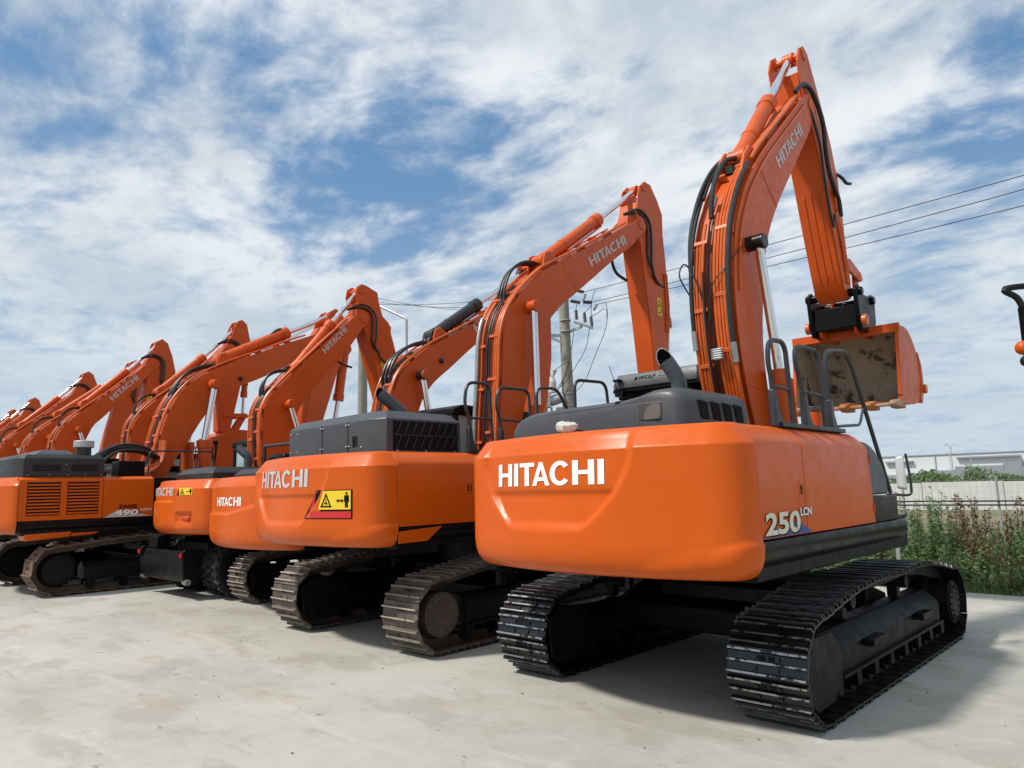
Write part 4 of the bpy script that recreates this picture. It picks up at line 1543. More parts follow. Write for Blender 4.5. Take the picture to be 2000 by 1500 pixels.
skirt(E2, 1.362, -2.50, 0.80, 1.19, 1.378, -1)
wl_ = MB()
wl_.prism([(-2.535, 1.21), (-2.535, 1.335), (-1.92, 1.365), (-2.14, 1.215)], 1.36, 1.378)
wl_.build('corner_panel', 'orange_gloss', E2, bevel=0.006)
h2 = MB()
chamfer_box(h2, [(-1.24, -1.22), (-1.24, -2.36), (0.60, -2.44), (0.93, -2.36), (0.93, -1.22)], 2.19, 2.60, 2.70, 0.12)
h2o = h2.build('engine_hood', 'hood_grey', E2, bevel=0.012)
hb = lambda x: -2.36 + (x + 1.24) / 1.84 * -0.08
for x in (-0.36, 0.25):
    MB().box(x - .006, x + .006, hb(x) - .004, hb(x) + .02, 2.22, 2.60).build('panel_seam', 'gap_dark', h2o)
rivets(h2o, [(x + dx, hb(x + dx) - .004, z) for x in (-0.36, 0.25) for dx in (-.03, .03) for z in (2.30, 2.56)] + [(-1.17 + dx, hb(-1.17) - .004, z) for z in (2.30, 2.54) for dx in (0, .16)] + [(0.55, hb(.55) - .004, 2.28)])
for i in range(4):
    MB().box(0.36 + i * .03, 0.374 + i * .03, hb(.4) - .006, hb(.4) + .02, 2.29, 2.42).build('slot', 'gap_dark', h2o)
gr = MB().box(0.90, 0.936, -2.27, -1.28, 2.235, 2.575).build('side_grille', 'gap_dark', h2o)
for r_ in range(2):
    for i in range(8):
        y = -2.24 + i * 0.118
        z = 2.25 + r_ * 0.165
        MB().prism([(y, z), (y + .022, z), (y + .095, z + .15), (y + .073, z + .15)], 0.932, 0.945).build('grille_slat', 'hood_black', gr)
MB().box(0.932, 0.948, -2.28, -1.27, 2.40, 2.417).build('grille_bar', 'hood_black', gr)
for y in (-2.22, -1.80, -1.34):
    MB().ball((0.945, y, 2.225), 0.016, 8).build('bolt', 'steel', h2o)
stack(E2, [(0.10, -1.40, 2.60), (0.08, -1.42, 2.72), (-0.02, -1.50, 2.86), (-0.13, -1.58, 2.98), (-0.20, -1.63, 3.05)], 0.08, (-0.05, -0.92, 0.22), 'hood_black')
cab(E2, -1.40, -0.42, -0.10, 1.62, 1.45, 3.00)
X = 1.20
for (a, b, zt) in ((-1.38, -0.94, 3.07), (-0.83, -0.20, 3.05)):
    hr = hoop(E2, [(X, a + .06, 2.18), (X, a + .06, 2.62), (X, a - .02, 2.80), (X, a + .03, zt), (X, b - .02, zt + .01), (X, b + .02, 2.18)], 0.021)
    MB().tube([(X, a + .05, 2.63), (X, b, 2.63)], 0.016, 8).build('rail_bar', 'rail_black', hr)
    MB().prism([(a + .02, 2.195), (a + 0.26, 2.195), (a + 0.15, 2.27), (a + .11, 2.36), (a + .09, 2.52), (a + .03, 2.52)], X - .028, X + .028).build('rail_foot', 'rail_black', hr, bevel=0.012)
hoop(E2, [(X, -0.06, 2.18), (X, -0.06, 3.10), (X, 0.36, 3.13), (X, 0.62, 2.82), (X, 1.05, 1.60)], 0.021)
L2 = [(0.44, 2.1), (0.50, 2.5), (0.58, 2.88), (0.76, 3.42), (0.84, 3.72), (0.94, 3.95), (1.08, 4.18), (1.28, 4.43), (1.58, 4.70), (1.89, 4.92), (2.5, 5.36), (2.97, 5.70), (3.41, 6.0), (3.76, 6.24), (3.98, 6.45)]
U2 = [(0.05, 2.1), (0.07, 2.5), (0.09, 2.80), (0.15, 3.42), (0.19, 3.94), (0.30, 4.31), (0.53, 4.64), (0.75, 4.86), (0.98, 5.06), (1.22, 5.24), (1.72, 5.51), (2.25, 5.80), (3.13, 6.30), (3.82, 6.70)]
L2, U2 = RT(L2, 1.0137, 7.35), RT(U2, 1.0137, 7.35)
b2, LL2, UU2 = boom(E2, L2, U2, (0.34, 1.9), (4.22, 6.77), 0.25, 'orange_paint', std_pipes(.25), ((2.55, 5.57), (3.68, 6.26), 0.175))
MB().tube([(-0.20, p[0], p[1]) for p in part_curve(offset_curve(UU2, .09), 0.04, 0.34)], 0.035, 10).build('grey_conduit', 'steel', b2)
bend_hoses(b2, UU2, .335, 0.40, 0.20)
tip_hoses(b2, (4.22, 6.77), .22, 1.15, 0.80, 0.030, 2, True)
ram_bracket(b2, (1.50, 5.52), 0.17, (0.82, 0.57))
MB().tube([(0.263, 1.75, 5.50), (0.263, 2.10, 5.04)], 0.007, 6).build('weld_seam', 'orange_pipe', b2)
ram(E2, 'arm_cylinder', 0, (1.50, 5.50), (3.14, 6.66), (4.45, 7.60), 0.11, 0.058)
for s in (-1, 1):
    ram(E2, 'boom_cylinder', s * 0.39, (0.90, 1.6), (0.86, 2.98), (0.85, 4.55), 0.11, 0.056)
MB().cyl((-0.47, 0.85, 4.55), (0.47, 0.85, 4.55), 0.095, n=18).build('ram_pin', 'orange_paint', b2, bevel=0.01)
A2 = [(4.24, 7.42), (4.31, 7.60), (4.48, 7.75), (4.70, 7.74), (4.94, 7.46), (5.09, 7.20), (5.07, 6.75), (5.11, 6.36), (5.14, 5.9), (5.16, 5.3), (5.10, 4.7), (4.98, 3.9), (4.90, 3.5), (4.76, 3.40), (4.62, 3.5),
      (4.56, 3.90), (4.44, 4.98), (4.32, 5.79), (4.24, 6.40), (4.10, 6.60), (4.08, 6.86), (4.18, 7.10)]
a2 = arm_part(E2, A2, 0.20)
warning_sticker(a2, lambda u, v, o: (0.212 + o, u, v), 4.72, 5.05, 0.14, 0.36)
for dy in (0, .07):
    MB().tube([(0.235, 5.02 + dy, 5.95), (0.235, 5.05 + dy, 5.3), (0.235, 4.98 + dy, 4.75)], 0.018, 8).build('hydraulic_pipe', pp, a2)
ram(E2, 'bucket_cylinder', 0, (5.20, 6.75), (5.40, 4.95), (5.36, 3.95), 0.085, 0.045)
for s in (-1, 1):
    MB().prism([(4.72, 4.02), (4.84, 4.10), (5.40, 3.98), (5.44, 3.88), (4.80, 3.90)], s * .23 - .02, s * .23 + .02).build('bucket_link', 'orange_paint', E2, bevel=0.01)
bucket(E2, [(4.52, 3.30), (4.95, 3.38), (5.30, 3.18), (5.48, 2.85), (5.42, 2.5), (5.1, 2.3), (4.4, 2.28)], 0.62, 5, (-1, 0))

# ================================================================== excavator 3: smaller machine, black arm ram
E3 = excavator((-10.5, 7.85), 0, 'orange excavator with black arm cylinder, small bright lettering on its plain rounded back')
for s in (-1, 1):
    crawler(E3, s * 1.19, 1.82, 0.36, 0.88, 0.60, 46, BR, 3, s, 'idler')
chassis(E3, 2.38, 1.35, 1.0, 2.05, -2.4)


def rec3(x, z):
    zl = 1.50 + 0.16 * max(0, x + 0.1)
    return 0.030 * (1 - sst(zl - 0.02, zl + 0.05, z)) * 0 + 0.028 * sst(zl - 0.04, zl + 0.02, z) * (1 - sst(1.86, 1.95, z))


cw3, S3, _ = upper_simple(E3, 1.35, 2.90, -2.42, 0.97, 2.04, depth=rec3, hood_z=0.14)
MB().tube([(0.85, -2.2, 2.04), (0.85, -2.2, 2.50), (0.85, -1.0, 2.52), (0.85, -1.0, 2.04)], 0.022, 8).build('handrail', 'rail_black', E3)
MB().tube([(-0.9, -1.9, 2.04), (-0.9, -1.9, 2.56), (0.5, -1.9, 2.56), (0.5, -1.9, 2.04)], 0.03, 8).build('handrail', 'rail_black', E3)
MB().box(-0.9, -0.35, -1.85, -1.3, 2.1, 2.42).build('filter_housing', 'black_paint', E3, .05)
decal('lettering', fit(HITACHI, -0.60, 0.27, 1.605, 1.735), lambda u, v: S3(u, v, 0.005), 'white_vinyl', cw3, 20)
decal('red_reflector', [[(0.62, 1.42), (0.80, 1.42), (0.80, 1.50), (0.70, 1.76), (0.62, 1.78)]], lambda u, v: S3(u, v, 0.006), 'red_vinyl', cw3, 6)
L3 = [(0.30, 2.0), (0.36, 2.6), (0.44, 3.05), (0.51, 3.28), (0.60, 3.46), (0.76, 3.66), (0.94, 3.83), (1.28, 4.09), (1.74, 4.46), (2.3, 4.88), (2.9, 5.32), (3.4, 5.68)]
U3 = [(-0.22, 2.0), (-0.22, 2.6), (-0.14, 3.23), (-0.01, 3.66), (0.14, 3.92), (0.34, 4.10), (0.77, 4.42), (1.45, 4.79), (2.18, 5.20), (2.8, 5.56), (3.2, 5.82)]
b3, LL3, UU3 = boom(E3, L3, U3, (0.05, 1.8), (3.50, 5.92), 0.245, 'orange_paint', std_pipes(.245), ((1.95, 4.86), (2.95, 5.46), 0.155))
bend_hoses(b3, UU3, .31, 0.30, 0.14, (-0.12, 0.0, 0.12), 0.030, 0.56)
ram_bracket(b3, (1.06, 4.72), 0.16, (0.82, 0.57))
ram(E3, 'arm_cylinder', 0, (1.02, 4.70), (2.25, 5.54), (3.60, 6.45), 0.115, 0.055, 'hood_black')
for s in (-1, 1):
    ram(E3, 'boom_cylinder', s * 0.38, (0.85, 1.5), (0.72, 2.6), (0.46, 3.84), 0.11, 0.058, dark_end=True)
MB().cyl((-0.50, 0.46, 3.84), (0.50, 0.46, 3.84), 0.085, n=18).build('ram_pin', 'orange_paint', b3, bevel=0.01)
MB().ball((0.27, 1.02, 4.18), 0.055, 10).build('work_lamp', 'grease', b3)
A3 = tf(A2, rad(-4), (4.12, 6.72), (3.50 - 4.12, 5.92 - 6.72), 0.88)
arm_part(E3, A3, 0.19)
bucket(E3, tf([(4.52, 3.30), (4.95, 3.38), (5.30, 3.18), (5.48, 2.85), (5.42, 2.5), (5.1, 2.3), (4.4, 2.28)], rad(-4), (4.12, 6.72), (3.50 - 4.12, 5.92 - 6.72), 0.88), 0.5, 4, (-1, 0))

# ================================================================== excavator 4: on wheels, with rear blade
E4 = excavator((-13.2, 7.6), 0, 'orange wheeled excavator with tyres and black stabiliser blade under its back')


def rec4(x, z):
    a = 0.030 * sst(1.66, 1.70, z) * (1 - sst(1.96, 2.02, z)) * (1 - sst(0.10, 0.35, x))
    b = 0.05 * sst(0.26, 0.40, x) * (1 - sst(0.74, 0.84, x)) * sst(1.29, 1.34, z) * (1 - sst(1.44, 1.52, z))
    return a + b


cw4, S4, _ = upper_simple(E4, 1.22, 2.52, -2.10, 1.11, 2.05, depth=rec4, hood=None, cabin=False)
decal('lettering', fit(HITACHI, -0.98, 0.18, 1.775, 1.925), lambda u, v: S4(u, v, 0.005), 'silver_vinyl', cw4, 20)
warning_sticker(cw4, lambda u, v, o: S4(u, v, o), 0.45, 1.785, 0.36, 0.12)
decal('sticker_tail', [[(0.37, 1.775), (0.45, 1.785), (0.45, 1.90)]], lambda u, v: S4(u, v, .006), 'black_vinyl', cw4)
lm = MB()
lm.box(0.40, 0.70, -2.44, -2.36, 1.345, 1.435)
lm.build('lamp_recess', 'orange_dark', cw4, bevel=0.03)
h4 = MB()
chamfer_box(h4, [(-0.95, -0.9), (-0.95, -2.0), (0.55, -2.18), (0.86, -2.10), (0.86, -0.9)], 2.03, 2.16, 2.26, 0.12)
h4.build('engine_hood', 'hood_black', E4, bevel=0.012)
ex = MB()
ex.tube(smooth_line([(0.2, -1.15, 2.2), (0.2, -1.15, 2.44), (0.16, -1.19, 2.52), (0.04, -1.27, 2.64)], .03), 0.075, 18)
ex.build('exhaust_pipe', 'hood_grey', E4, angle=60)
cab(E4, -1.20, -0.32, -0.78, 0.75, 1.4, 2.84)
ch = MB()
ch.box(-0.60, 0.50, -2.0, 1.9, 0.62, 0.95)
ch.cyl((-1.0, -1.55, 0.50), (0.8, -1.55, 0.50), 0.14, n=16)
ch.cyl((-1.0, 1.30, 0.50), (0.8, 1.30, 0.50), 0.14, n=16)
ch.box(-0.95, 0.85, -0.9, 0.9, 0.55, 0.98)
ch.build('wheeled_chassis', 'frame_black', E4, bevel=0.02)
MB().cyl((0, 0, 0.95), (0, 0, 1.10), 0.6, n=32).build('swing_bearing', 'frame_black', E4)
sf = MB()
sf.box(-1.14, 1.14, -2.1, 1.0, 1.09, 1.38)
sf.box(-0.55, 0.55, -2.1, 1.2, 1.2, 1.7)
sf.box(-0.95, 0.95, -2.1, -0.2, 1.38, 2.03)
sf.build('swing_frame', 'frame_black', E4, bevel=0.01)


def tyre_mesh():
    mb = MB()
    n = 32
    prof = [(-0.20, 0.28), (-0.24, 0.36), (-0.235, 0.45), (-0.19, 0.495), (0.19, 0.495), (0.235, 0.45), (0.24, 0.36), (0.20, 0.28)]
    vs = []
    for i in range(n):
        a = 2 * math.pi * i / n
        vs += [(x, r * math.cos(a), r * math.sin(a)) for x, r in prof]
    k = len(prof)
    mb.add(vs, [(i * k + j, i * k + j + 1, ((i + 1) % n) * k + j + 1, ((i + 1) % n) * k + j) for i in range(n) for j in range(k - 1)])
    for i in range(22):                              # tread lugs
        for s in (-1, 1):
            a = 2 * math.pi * (i + (0.5 if s > 0 else 0)) / 22
            c, sn = math.cos(a), math.sin(a)
            q = []
            for (x, t, r) in ((.02, -.025, .49), (.235, .02, .47), (.235, .075, .47), (.02, .03, .49), (.03, -.018, .525), (.225, .025, .515), (.225, .068, .515), (.03, .022, .525)):
                q.append((s * x, r * c - t * sn, r * sn + t * c))
            mb.add(q, [(0, 1, 5, 4), (1, 2, 6, 5), (2, 3, 7, 6), (3, 0, 4, 7), (4, 5, 6, 7)])
    return mb.mesh('tyre', 'rubber', 40)


def rim_mesh():
    mb = MB()
    mb.cyl((-0.17, 0, 0), (0.17, 0, 0), 0.285, n=28)
    mb.cyl((-0.20, 0, 0), (0.20, 0, 0), 0.12, n=20)
    return mb.mesh('wheel_rim', 'black_paint', 40)


TY, RI = tyre_mesh(), rim_mesh()
for y in (-1.55, 1.30):
    for x in (-1.15, -0.82, 0.45, 0.85):
        w = put('tyre', TY, E4)
        w.location = (x, y, 0.525)
        w.scale = (0.62, 1, 1)
        r_ = put('wheel_rim', RI, w)
bl = MB()
bl.prism([(-2.36, 0.36), (-2.32, 0.30), (-2.22, 0.34), (-2.24, 0.80), (-2.30, 0.82), (-2.38, 0.62)], -1.52, 0.42)
blo = bl.build('stabiliser_blade', 'frame_black', E4, bevel=0.01)
for x in (-1.5, 0.40):
    MB().prism([(-2.40, 0.80), (-2.34, 0.86), (-1.95, 0.80), (-1.90, 0.36), (-2.20, 0.24), (-2.34, 0.28)], x - .03, x + .03).build('blade_end', 'frame_black', blo, bevel=0.01)
    MB().cyl((x, -2.415, 0.76), (x, -2.395, 0.76), 0.04, n=12).build('reflector', 'lamp_red', blo)
    MB().cyl((x - .06, -2.30, 0.31), (x + .10, -2.30, 0.31), 0.05, n=12).build('foot_pin', 'steel', blo)
for x in (-0.95, -0.05):
    MB().box(x - .06, x + .06, -2.28, -1.9, 0.55, 0.75).build('blade_arm', 'frame_black', E4, bevel=0.015)
MB().box(-1.35, -0.95, -2.30, -2.05, 0.82, 1.05).build('tool_box', 'frame_black', E4, bevel=0.02)
L4 = [(-0.40, 2.1), (-0.30, 2.6), (-0.22, 3.08), (-0.16, 3.36), (-0.07, 3.52), (0.07, 3.72), (0.31, 4.01), (0.75, 4.48), (1.04, 4.83), (1.24, 5.10), (1.38, 5.30)]
U4 = [(-0.80, 2.1), (-0.87, 2.6), (-0.88, 3.21), (-0.84, 3.42), (-0.74, 3.63), (-0.60, 3.8), (-0.32, 4.09), (0.12, 4.52), (0.43, 4.83), (0.74, 5.13), (1.15, 5.52)]
b4, LL4, UU4 = boom(E4, L4, U4, (-0.6, 1.85), (1.40, 5.52), 0.24, 'orange_paint', std_pipes(.24), ((0.45, 4.62), (0.98, 5.18), 0.12))
bend_hoses(b4, UU4, .30, 0.38, 0.16, (-0.14, -0.07, 0.0), 0.026)
tip_hoses(b4, (1.40, 5.52), .24, 0.95, 0.62, 0.024, 2, True)
ram_bracket(b4, (-0.12, 4.26), 0.15, (0.7, 0.7))
ram(E4, 'arm_cylinder', 0, (-0.12, 4.26), (0.74, 5.34), (1.40, 6.16), 0.10, 0.055)
for s in (-1, 1):
    ram(E4, 'boom_cylinder', s * 0.37, (0.15, 1.5), (-0.05, 2.5), (-0.40, 3.50), 0.10, 0.052)
MB().cyl((-0.48, -0.40, 3.50), (0.48, -0.40, 3.50), 0.085, n=18).build('ram_pin', 'orange_paint', b4, bevel=0.01)
A4 = [(1.22, 6.02), (1.26, 6.22), (1.38, 6.30), (1.52, 6.28), (1.80, 6.18), (1.84, 5.96), (1.94, 5.66), (2.12, 5.52), (2.14, 5.36), (2.24, 4.9), (2.28, 4.4), (2.36, 3.6), (2.34, 3.2), (2.22, 3.1), (2.10, 3.25), (1.92, 3.96), (1.84, 4.19), (1.63, 4.83), (1.49, 5.26), (1.34, 5.36), (1.28, 5.60), (1.32, 5.80)]
a4 = arm_part(E4, A4, 0.19)
warning_sticker(a4, lambda u, v, o: (0.202 + o, u, v), 1.90, 4.50, 0.09, 0.16)
ram(E4, 'bucket_cylinder', 0, (2.20, 5.45), (2.52, 4.45), (2.70, 3.6), 0.07, 0.04)
bucket(E4, tf([(4.52, 3.30), (4.95, 3.38), (5.30, 3.18), (5.48, 2.85), (5.42, 2.5), (5.1, 2.3), (4.4, 2.28)], 0, (0, 0), (-2.4, -.1), 1.0), 0.5, 4, (-1, 0))

# ================================================================== excavator 5: the 490 with louvred side doors
E5 = excavator((-17.2, 6.7), 0, 'large orange excavator with louvred side doors numbered 490 and rust brown tracks')
for s in (-1, 1):
    crawler(E5, s * 1.44, 2.62, 0.43, 1.02, 0.60, 50, RU, 1, s, 'sprocket')
chassis(E5, 2.88, 1.60, 1.14, 2.19, -3.2, 1.2)
cw5, S5 = counterweight(E5, 1.60, 3.75, -3.30, 1.15, 2.19, lambda x, z: 0.0, 'orange_gloss')
d5 = door_panel(E5, 1.597, -3.292, -1.90, 1.385, 2.19, ridge=0.06)
d5b = door_panel(E5, 1.597, -1.892, -0.96, 1.385, 2.19, ridge=0.06)
door_panel(E5, 1.597, -3.292, -0.3, 1.385, 2.19, ridge=.06, side=-1)
skirt(E5, 1.587, -3.28, 0.9, 1.17, 1.378)
MB().prism([(-3.14, 1.02), (-3.17, 1.15), (-2.38, 1.165), (-2.42, 1.05)], 1.10, 1.56).build('belly_panel', 'orange_gloss', E5, bevel=0.03)
MB().prism([(-2.41, 1.06), (-2.37, 1.16), (-1.78, 1.165), (-2.02, 1.08)], 1.12, 1.54).build('belly_panel', 'orange_gloss', E5, bevel=0.02)
for (ya, yb) in ((-3.17, -2.63), (-2.52, -1.98)):
    lv = MB().box(1.585, 1.602, ya, yb, 1.475, 2.085).build('louvre_panel', 'gap_dark', d5)  # black sheet behind the slats, painted-in shade for the gaps
    for i in range(10):
        z = 1.495 + i * 0.059
        MB().prism([(1.600, z), (1.618, z - .004), (1.618, z + .018), (1.600, z + .028)], ya + .01, yb - .01, 'y').build('louvre_slat', 'orange_gloss', lv)
s5 = lambda off: (lambda u, v: (1.599 + off, u, v))
decal('stripe_decal', [[(-1.86, 1.392), (-1.62, 1.53), (-1.30, 1.46), (-0.98, 1.392)]], s5(0.006), 'silver_vinyl', d5b)
n490 = font_polys('490', 0.035, 0.05)
decal('number_shadow', fit(n490, -1.665, -1.225, 1.405, 1.525), s5(0.008), 'black_vinyl', d5b)
decal('number', fit(n490, -1.68, -1.24, 1.412, 1.532), s5(0.010), 'white_vinyl', d5b)
decal('letters', fit(font_polys('LCH', 0.03), -1.20, -1.0, 1.50, 1.548), s5(0.010), 'white_vinyl', d5b)
decal('name_letters', fit(font_polys('ZAXIS', 0.035, 0.0), -1.62, -1.27, 1.555, 1.63), s5(0.010), 'black_vinyl', d5b)
h5 = MB()
chamfer_box(h5, [(-1.45, -1.86), (-1.45, -3.10), (-1.25, -3.34), (1.20, -3.34), (1.46, -3.22), (1.46, -1.86)], 2.185, 2.54, 2.61, 0.08)
h5o = h5.build('engine_hood', 'hood_black', E5, bevel=0.012)
h5t = MB()
chamfer_box(h5t, [(-0.6, -2.30), (-0.6, -3.0), (1.25, -3.0), (1.25, -2.30)], 2.60, 2.62, 2.71, 0.14)
h5t.build('hood_top', 'hood_grey', h5o, bevel=0.01)
for (ya, yb) in ((-3.08, -2.62), (-2.44, -1.98)):
    for i in range(5):
        MB().box(1.455, 1.466, ya, yb, 2.30 + i * .026, 2.312 + i * .026).build('vent_slot', 'gap_dark', h5o)
rivets(h5o, [(1.464, y, 2.225) for y in (-3.15, -2.8, -2.5, -2.2, -1.92)] + [(1.464, -2.53, 2.42)])
ac = MB()
ac.cyl((1.15, -2.16, 2.55), (1.15, -2.16, 2.78), 0.135, n=24, mi=0)
ac.cyl((1.15, -2.16, 2.765), (1.15, -2.16, 2.90), 0.18, n=28, mi=1)
ac.build('air_cleaner', ['hood_black', 'galvanised'], E5, bevel=0.012)
hr = hoop(E5, [(1.42, -1.02, 2.15), (1.42, -1.02, 2.71), (1.42, 0.33, 2.72), (1.42, 0.40, 2.15)], 0.017)
MB().tube([(1.42, -0.38, 2.15), (1.42, -0.38, 2.71)], 0.015, 8).build('rail_bar', 'rail_black', hr)
cab(E5, -1.55, -0.55, -0.95, 0.55, 1.1, 2.46)
vb = MB()
vb.box(0.55, 1.05, -1.45, -0.95, 2.1, 2.52)
vb.build('valve_box', 'black_paint', E5, bevel=0.02)
for i in range(7):
    x0 = 0.62 + 0.07 * i
    k = i % 3
    pts = [(x0, -1.75 - .05 * k, 2.12), (x0, -1.80 - .06 * k, 2.42 + .05 * k), (x0 - .1, -1.45, 2.72 + .06 * k), (x0 - .25, -0.9, 2.74 + .05 * k), (x0 - .45, -0.50, 2.62), (x0 - .55, -0.42, 2.50)]
    MB().tube(smooth_line(pts, .06), 0.030, 8).build('hydraulic_hose', 'hose', E5)
for i in range(6):
    x0 = 0.45 + .09 * i
    pts = [(x0, -0.95 - .1 * (i % 2), 2.12), (x0 - .02, -0.78, 2.30), (x0 - .12, -0.55, 2.48), (x0 - .2, -0.44, 2.75), (x0 - .25, -0.42, 3.0)]
    MB().tube(smooth_line(pts, .06), 0.026, 8).build('hydraulic_pipe', pp, E5)
L5 = [(-0.32, 1.95), (-0.25, 2.17), (-0.06, 2.59), (0.18, 2.95), (0.36, 3.27), (0.58, 3.63), (0.89, 4.0), (1.27, 4.32), (1.9, 4.62), (2.56, 4.97), (3.0, 5.24), (3.5, 5.52)]
U5 = [(-0.68, 1.95), (-0.62, 2.15), (-0.53, 2.42), (-0.42, 2.97), (-0.28, 3.52), (-0.11, 3.93), (0.10, 4.23), (0.32, 4.45), (0.66, 4.68), (1.25, 4.99), (1.88, 5.27), (2.55, 5.58), (3.44, 5.96)]
b5, LL5, UU5 = boom(E5, L5, U5, (-0.5, 1.75), (3.68, 5.82), 0.33, 'orange_paint', std_pipes(.33), None)
bend_hoses(b5, UU5, .40, 0.36, 0.10, (-0.2, -0.1, 0.0, 0.1), 0.032, 0.60)
MB().tube(smooth_line([(0.05, 1.6, 5.33), (0.05, 2.1, 5.62), (0.05, 2.5, 6.0), (0.05, 2.75, 6.05)], .05), .024, 8).build('hydraulic_hose', 'hose', b5)
ram_bracket(b5, (1.05, 5.08), 0.20, (0.88, 0.47))
ram(E5, 'arm_cylinder', 0, (1.05, 5.06), (2.82, 5.98), (4.10, 6.62), 0.14, 0.07)
for s in (-1, 1):
    ram(E5, 'boom_cylinder', s * 0.49, (0.62, 1.5), (0.52, 3.02), (0.72, 4.36), 0.15, 0.075)
MB().cyl((-0.66, 0.72, 4.36), (0.66, 0.72, 4.36), 0.11, n=18).build('ram_pin', 'orange_paint', b5, bevel=0.01)
MB().ball((0.35, 1.42, 4.58), 0.06, 10).build('work_lamp', 'grease', b5)
A5 = [(3.86, 6.52), (4.0, 6.72), (4.14, 6.80), (4.30, 6.74), (4.46, 6.5), (4.52, 6.0), (4.40, 5.5), (4.20, 5.0), (3.98, 4.3), (3.80, 3.75), (3.72, 3.3), (3.60, 3.1), (3.40, 3.2), (3.26, 3.66), (3.38, 4.28), (3.50, 4.9), (3.58, 5.4), (3.52, 5.66), (3.60, 5.96), (3.76, 6.2)]
a5 = arm_part(E5, A5, 0.26)
for x in (-0.14, -0.05, 0.05, 0.14):
    MB().prism([(3.50, 4.95), (3.52, 4.94), (3.29, 3.70), (3.27, 3.71)], x - .012, x + .012).build('wear_rib', 'orange_paint', a5)
ram(E5, 'bucket_cylinder', 0, (4.62, 5.75), (4.42, 4.30), (4.30, 3.6), 0.13, 0.07)
bucket(E5, tf([(4.52, 3.30), (4.95, 3.38), (5.30, 3.18), (5.48, 2.85), (5.42, 2.5), (5.1, 2.3), (4.4, 2.28)], 0, (0, 0), (-1.1, -.1), 1.0), 0.7, 5, (-1, 0))

# ================================================================== machines farther along the row
L7 = [(-0.70, 2.0), (-0.58, 2.7), (-0.46, 3.2), (-0.34, 3.50), (-0.18, 3.86), (0.04, 4.10), (0.66, 4.78), (1.24, 5.43), (1.40, 5.62)]
U7 = [(-1.05, 2.0), (-1.13, 2.6), (-1.13, 3.15), (-1.09, 3.50), (-0.97, 3.74), (-0.76, 4.02), (-0.48, 4.29), (0.47, 5.10), (1.08, 5.72)]
A7 = [(1.40, 6.34), (1.48, 6.58), (1.66, 6.70), (1.84, 6.58), (1.98, 6.20), (2.10, 5.70), (2.06, 5.4), (1.90, 5.0), (1.70, 4.3), (1.50, 3.5), (1.38, 3.0), (1.22, 2.85), (1.06, 2.95), (1.02, 3.3), (1.10, 4.2), (1.22, 5.0), (1.28, 5.55), (1.20, 5.85), (1.34, 6.1)]
BK7 = [(4.52, 3.30), (4.95, 3.38), (5.30, 3.18), (5.48, 2.85), (5.42, 2.5), (5.1, 2.3), (4.4, 2.28)]


def far_machine(loc, label, rot=0.0, k=1.0, shift=(0, 0), text=True, arm_rot=0.0, hood='hood_black', bk=True, arm_poly=None, upl=None):
    e = excavator(loc, 0, label)
    for s in (-1, 1):
        crawler(e, s * 1.2, 1.95, 0.38, 0.92, 0.60, 44, BR, 2, s, 'idler', detail=False)
    chassis(e, 2.4, 1.37, 1.1, 2.15, -2.45)
    upper_simple(e, 1.37, 3.0, -2.5, 1.1, 2.16, hood=hood, hood_z=0.42)
    c = (-0.88, 1.8)
    T_ = lambda pts: tf(pts, rot, c, shift, k)
    tip = T_([(1.42, 5.86)])[0]
    a0, a1 = T_([(0.30, 4.62), (1.02, 5.36)])
    b, LL, UU = boom(e, T_(L7), T_(U7), T_([(-0.88, 1.8)])[0], tip, 0.26, 'orange_paint', std_pipes(.26), (a0, a1, 0.16) if text else None)
    bend_hoses(b, UU, .32, 0.40, 0.16)
    tip_hoses(b, tip, .25, 1.0, 0.55, 0.028, 2)
    p0, p1, p2 = T_([(-0.40, 4.50), (0.74, 5.60), (1.60, 6.52)])
    ram_bracket(b, p0, 0.16, (p1[0] - p0[0], p1[1] - p0[1]))
    ram(e, 'arm_cylinder', 0, p0, p1, p2, 0.105, 0.055)
    q0, q1, q2 = T_([(0.10, 1.4), (-0.20, 2.6), (-0.58, 3.72)])
    for s in (-1, 1):
        ram(e, 'boom_cylinder', s * 0.38, q0, q1, q2, 0.105, 0.055)
    MB().cyl((-0.50, *q2), (0.50, *q2), 0.085, n=16).build('ram_pin', 'orange_paint', b, bevel=0.01)
    tip0 = Vector(tip)
    ap = tf(arm_poly or T_(A7), arm_rot, tip, (0, 0), 1.0)
    a = arm_part(e, ap, 0.20)
    if bk:
        end = tf(T_([(1.22, 2.95)]), arm_rot, tip)[0]
        bucket(e, tf(BK7, 0, (4.75, 3.4), (end[0] - 4.75, end[1] - 3.4), 1.0), 0.6, 5, (-1, 0))
    return e, b, a, tip


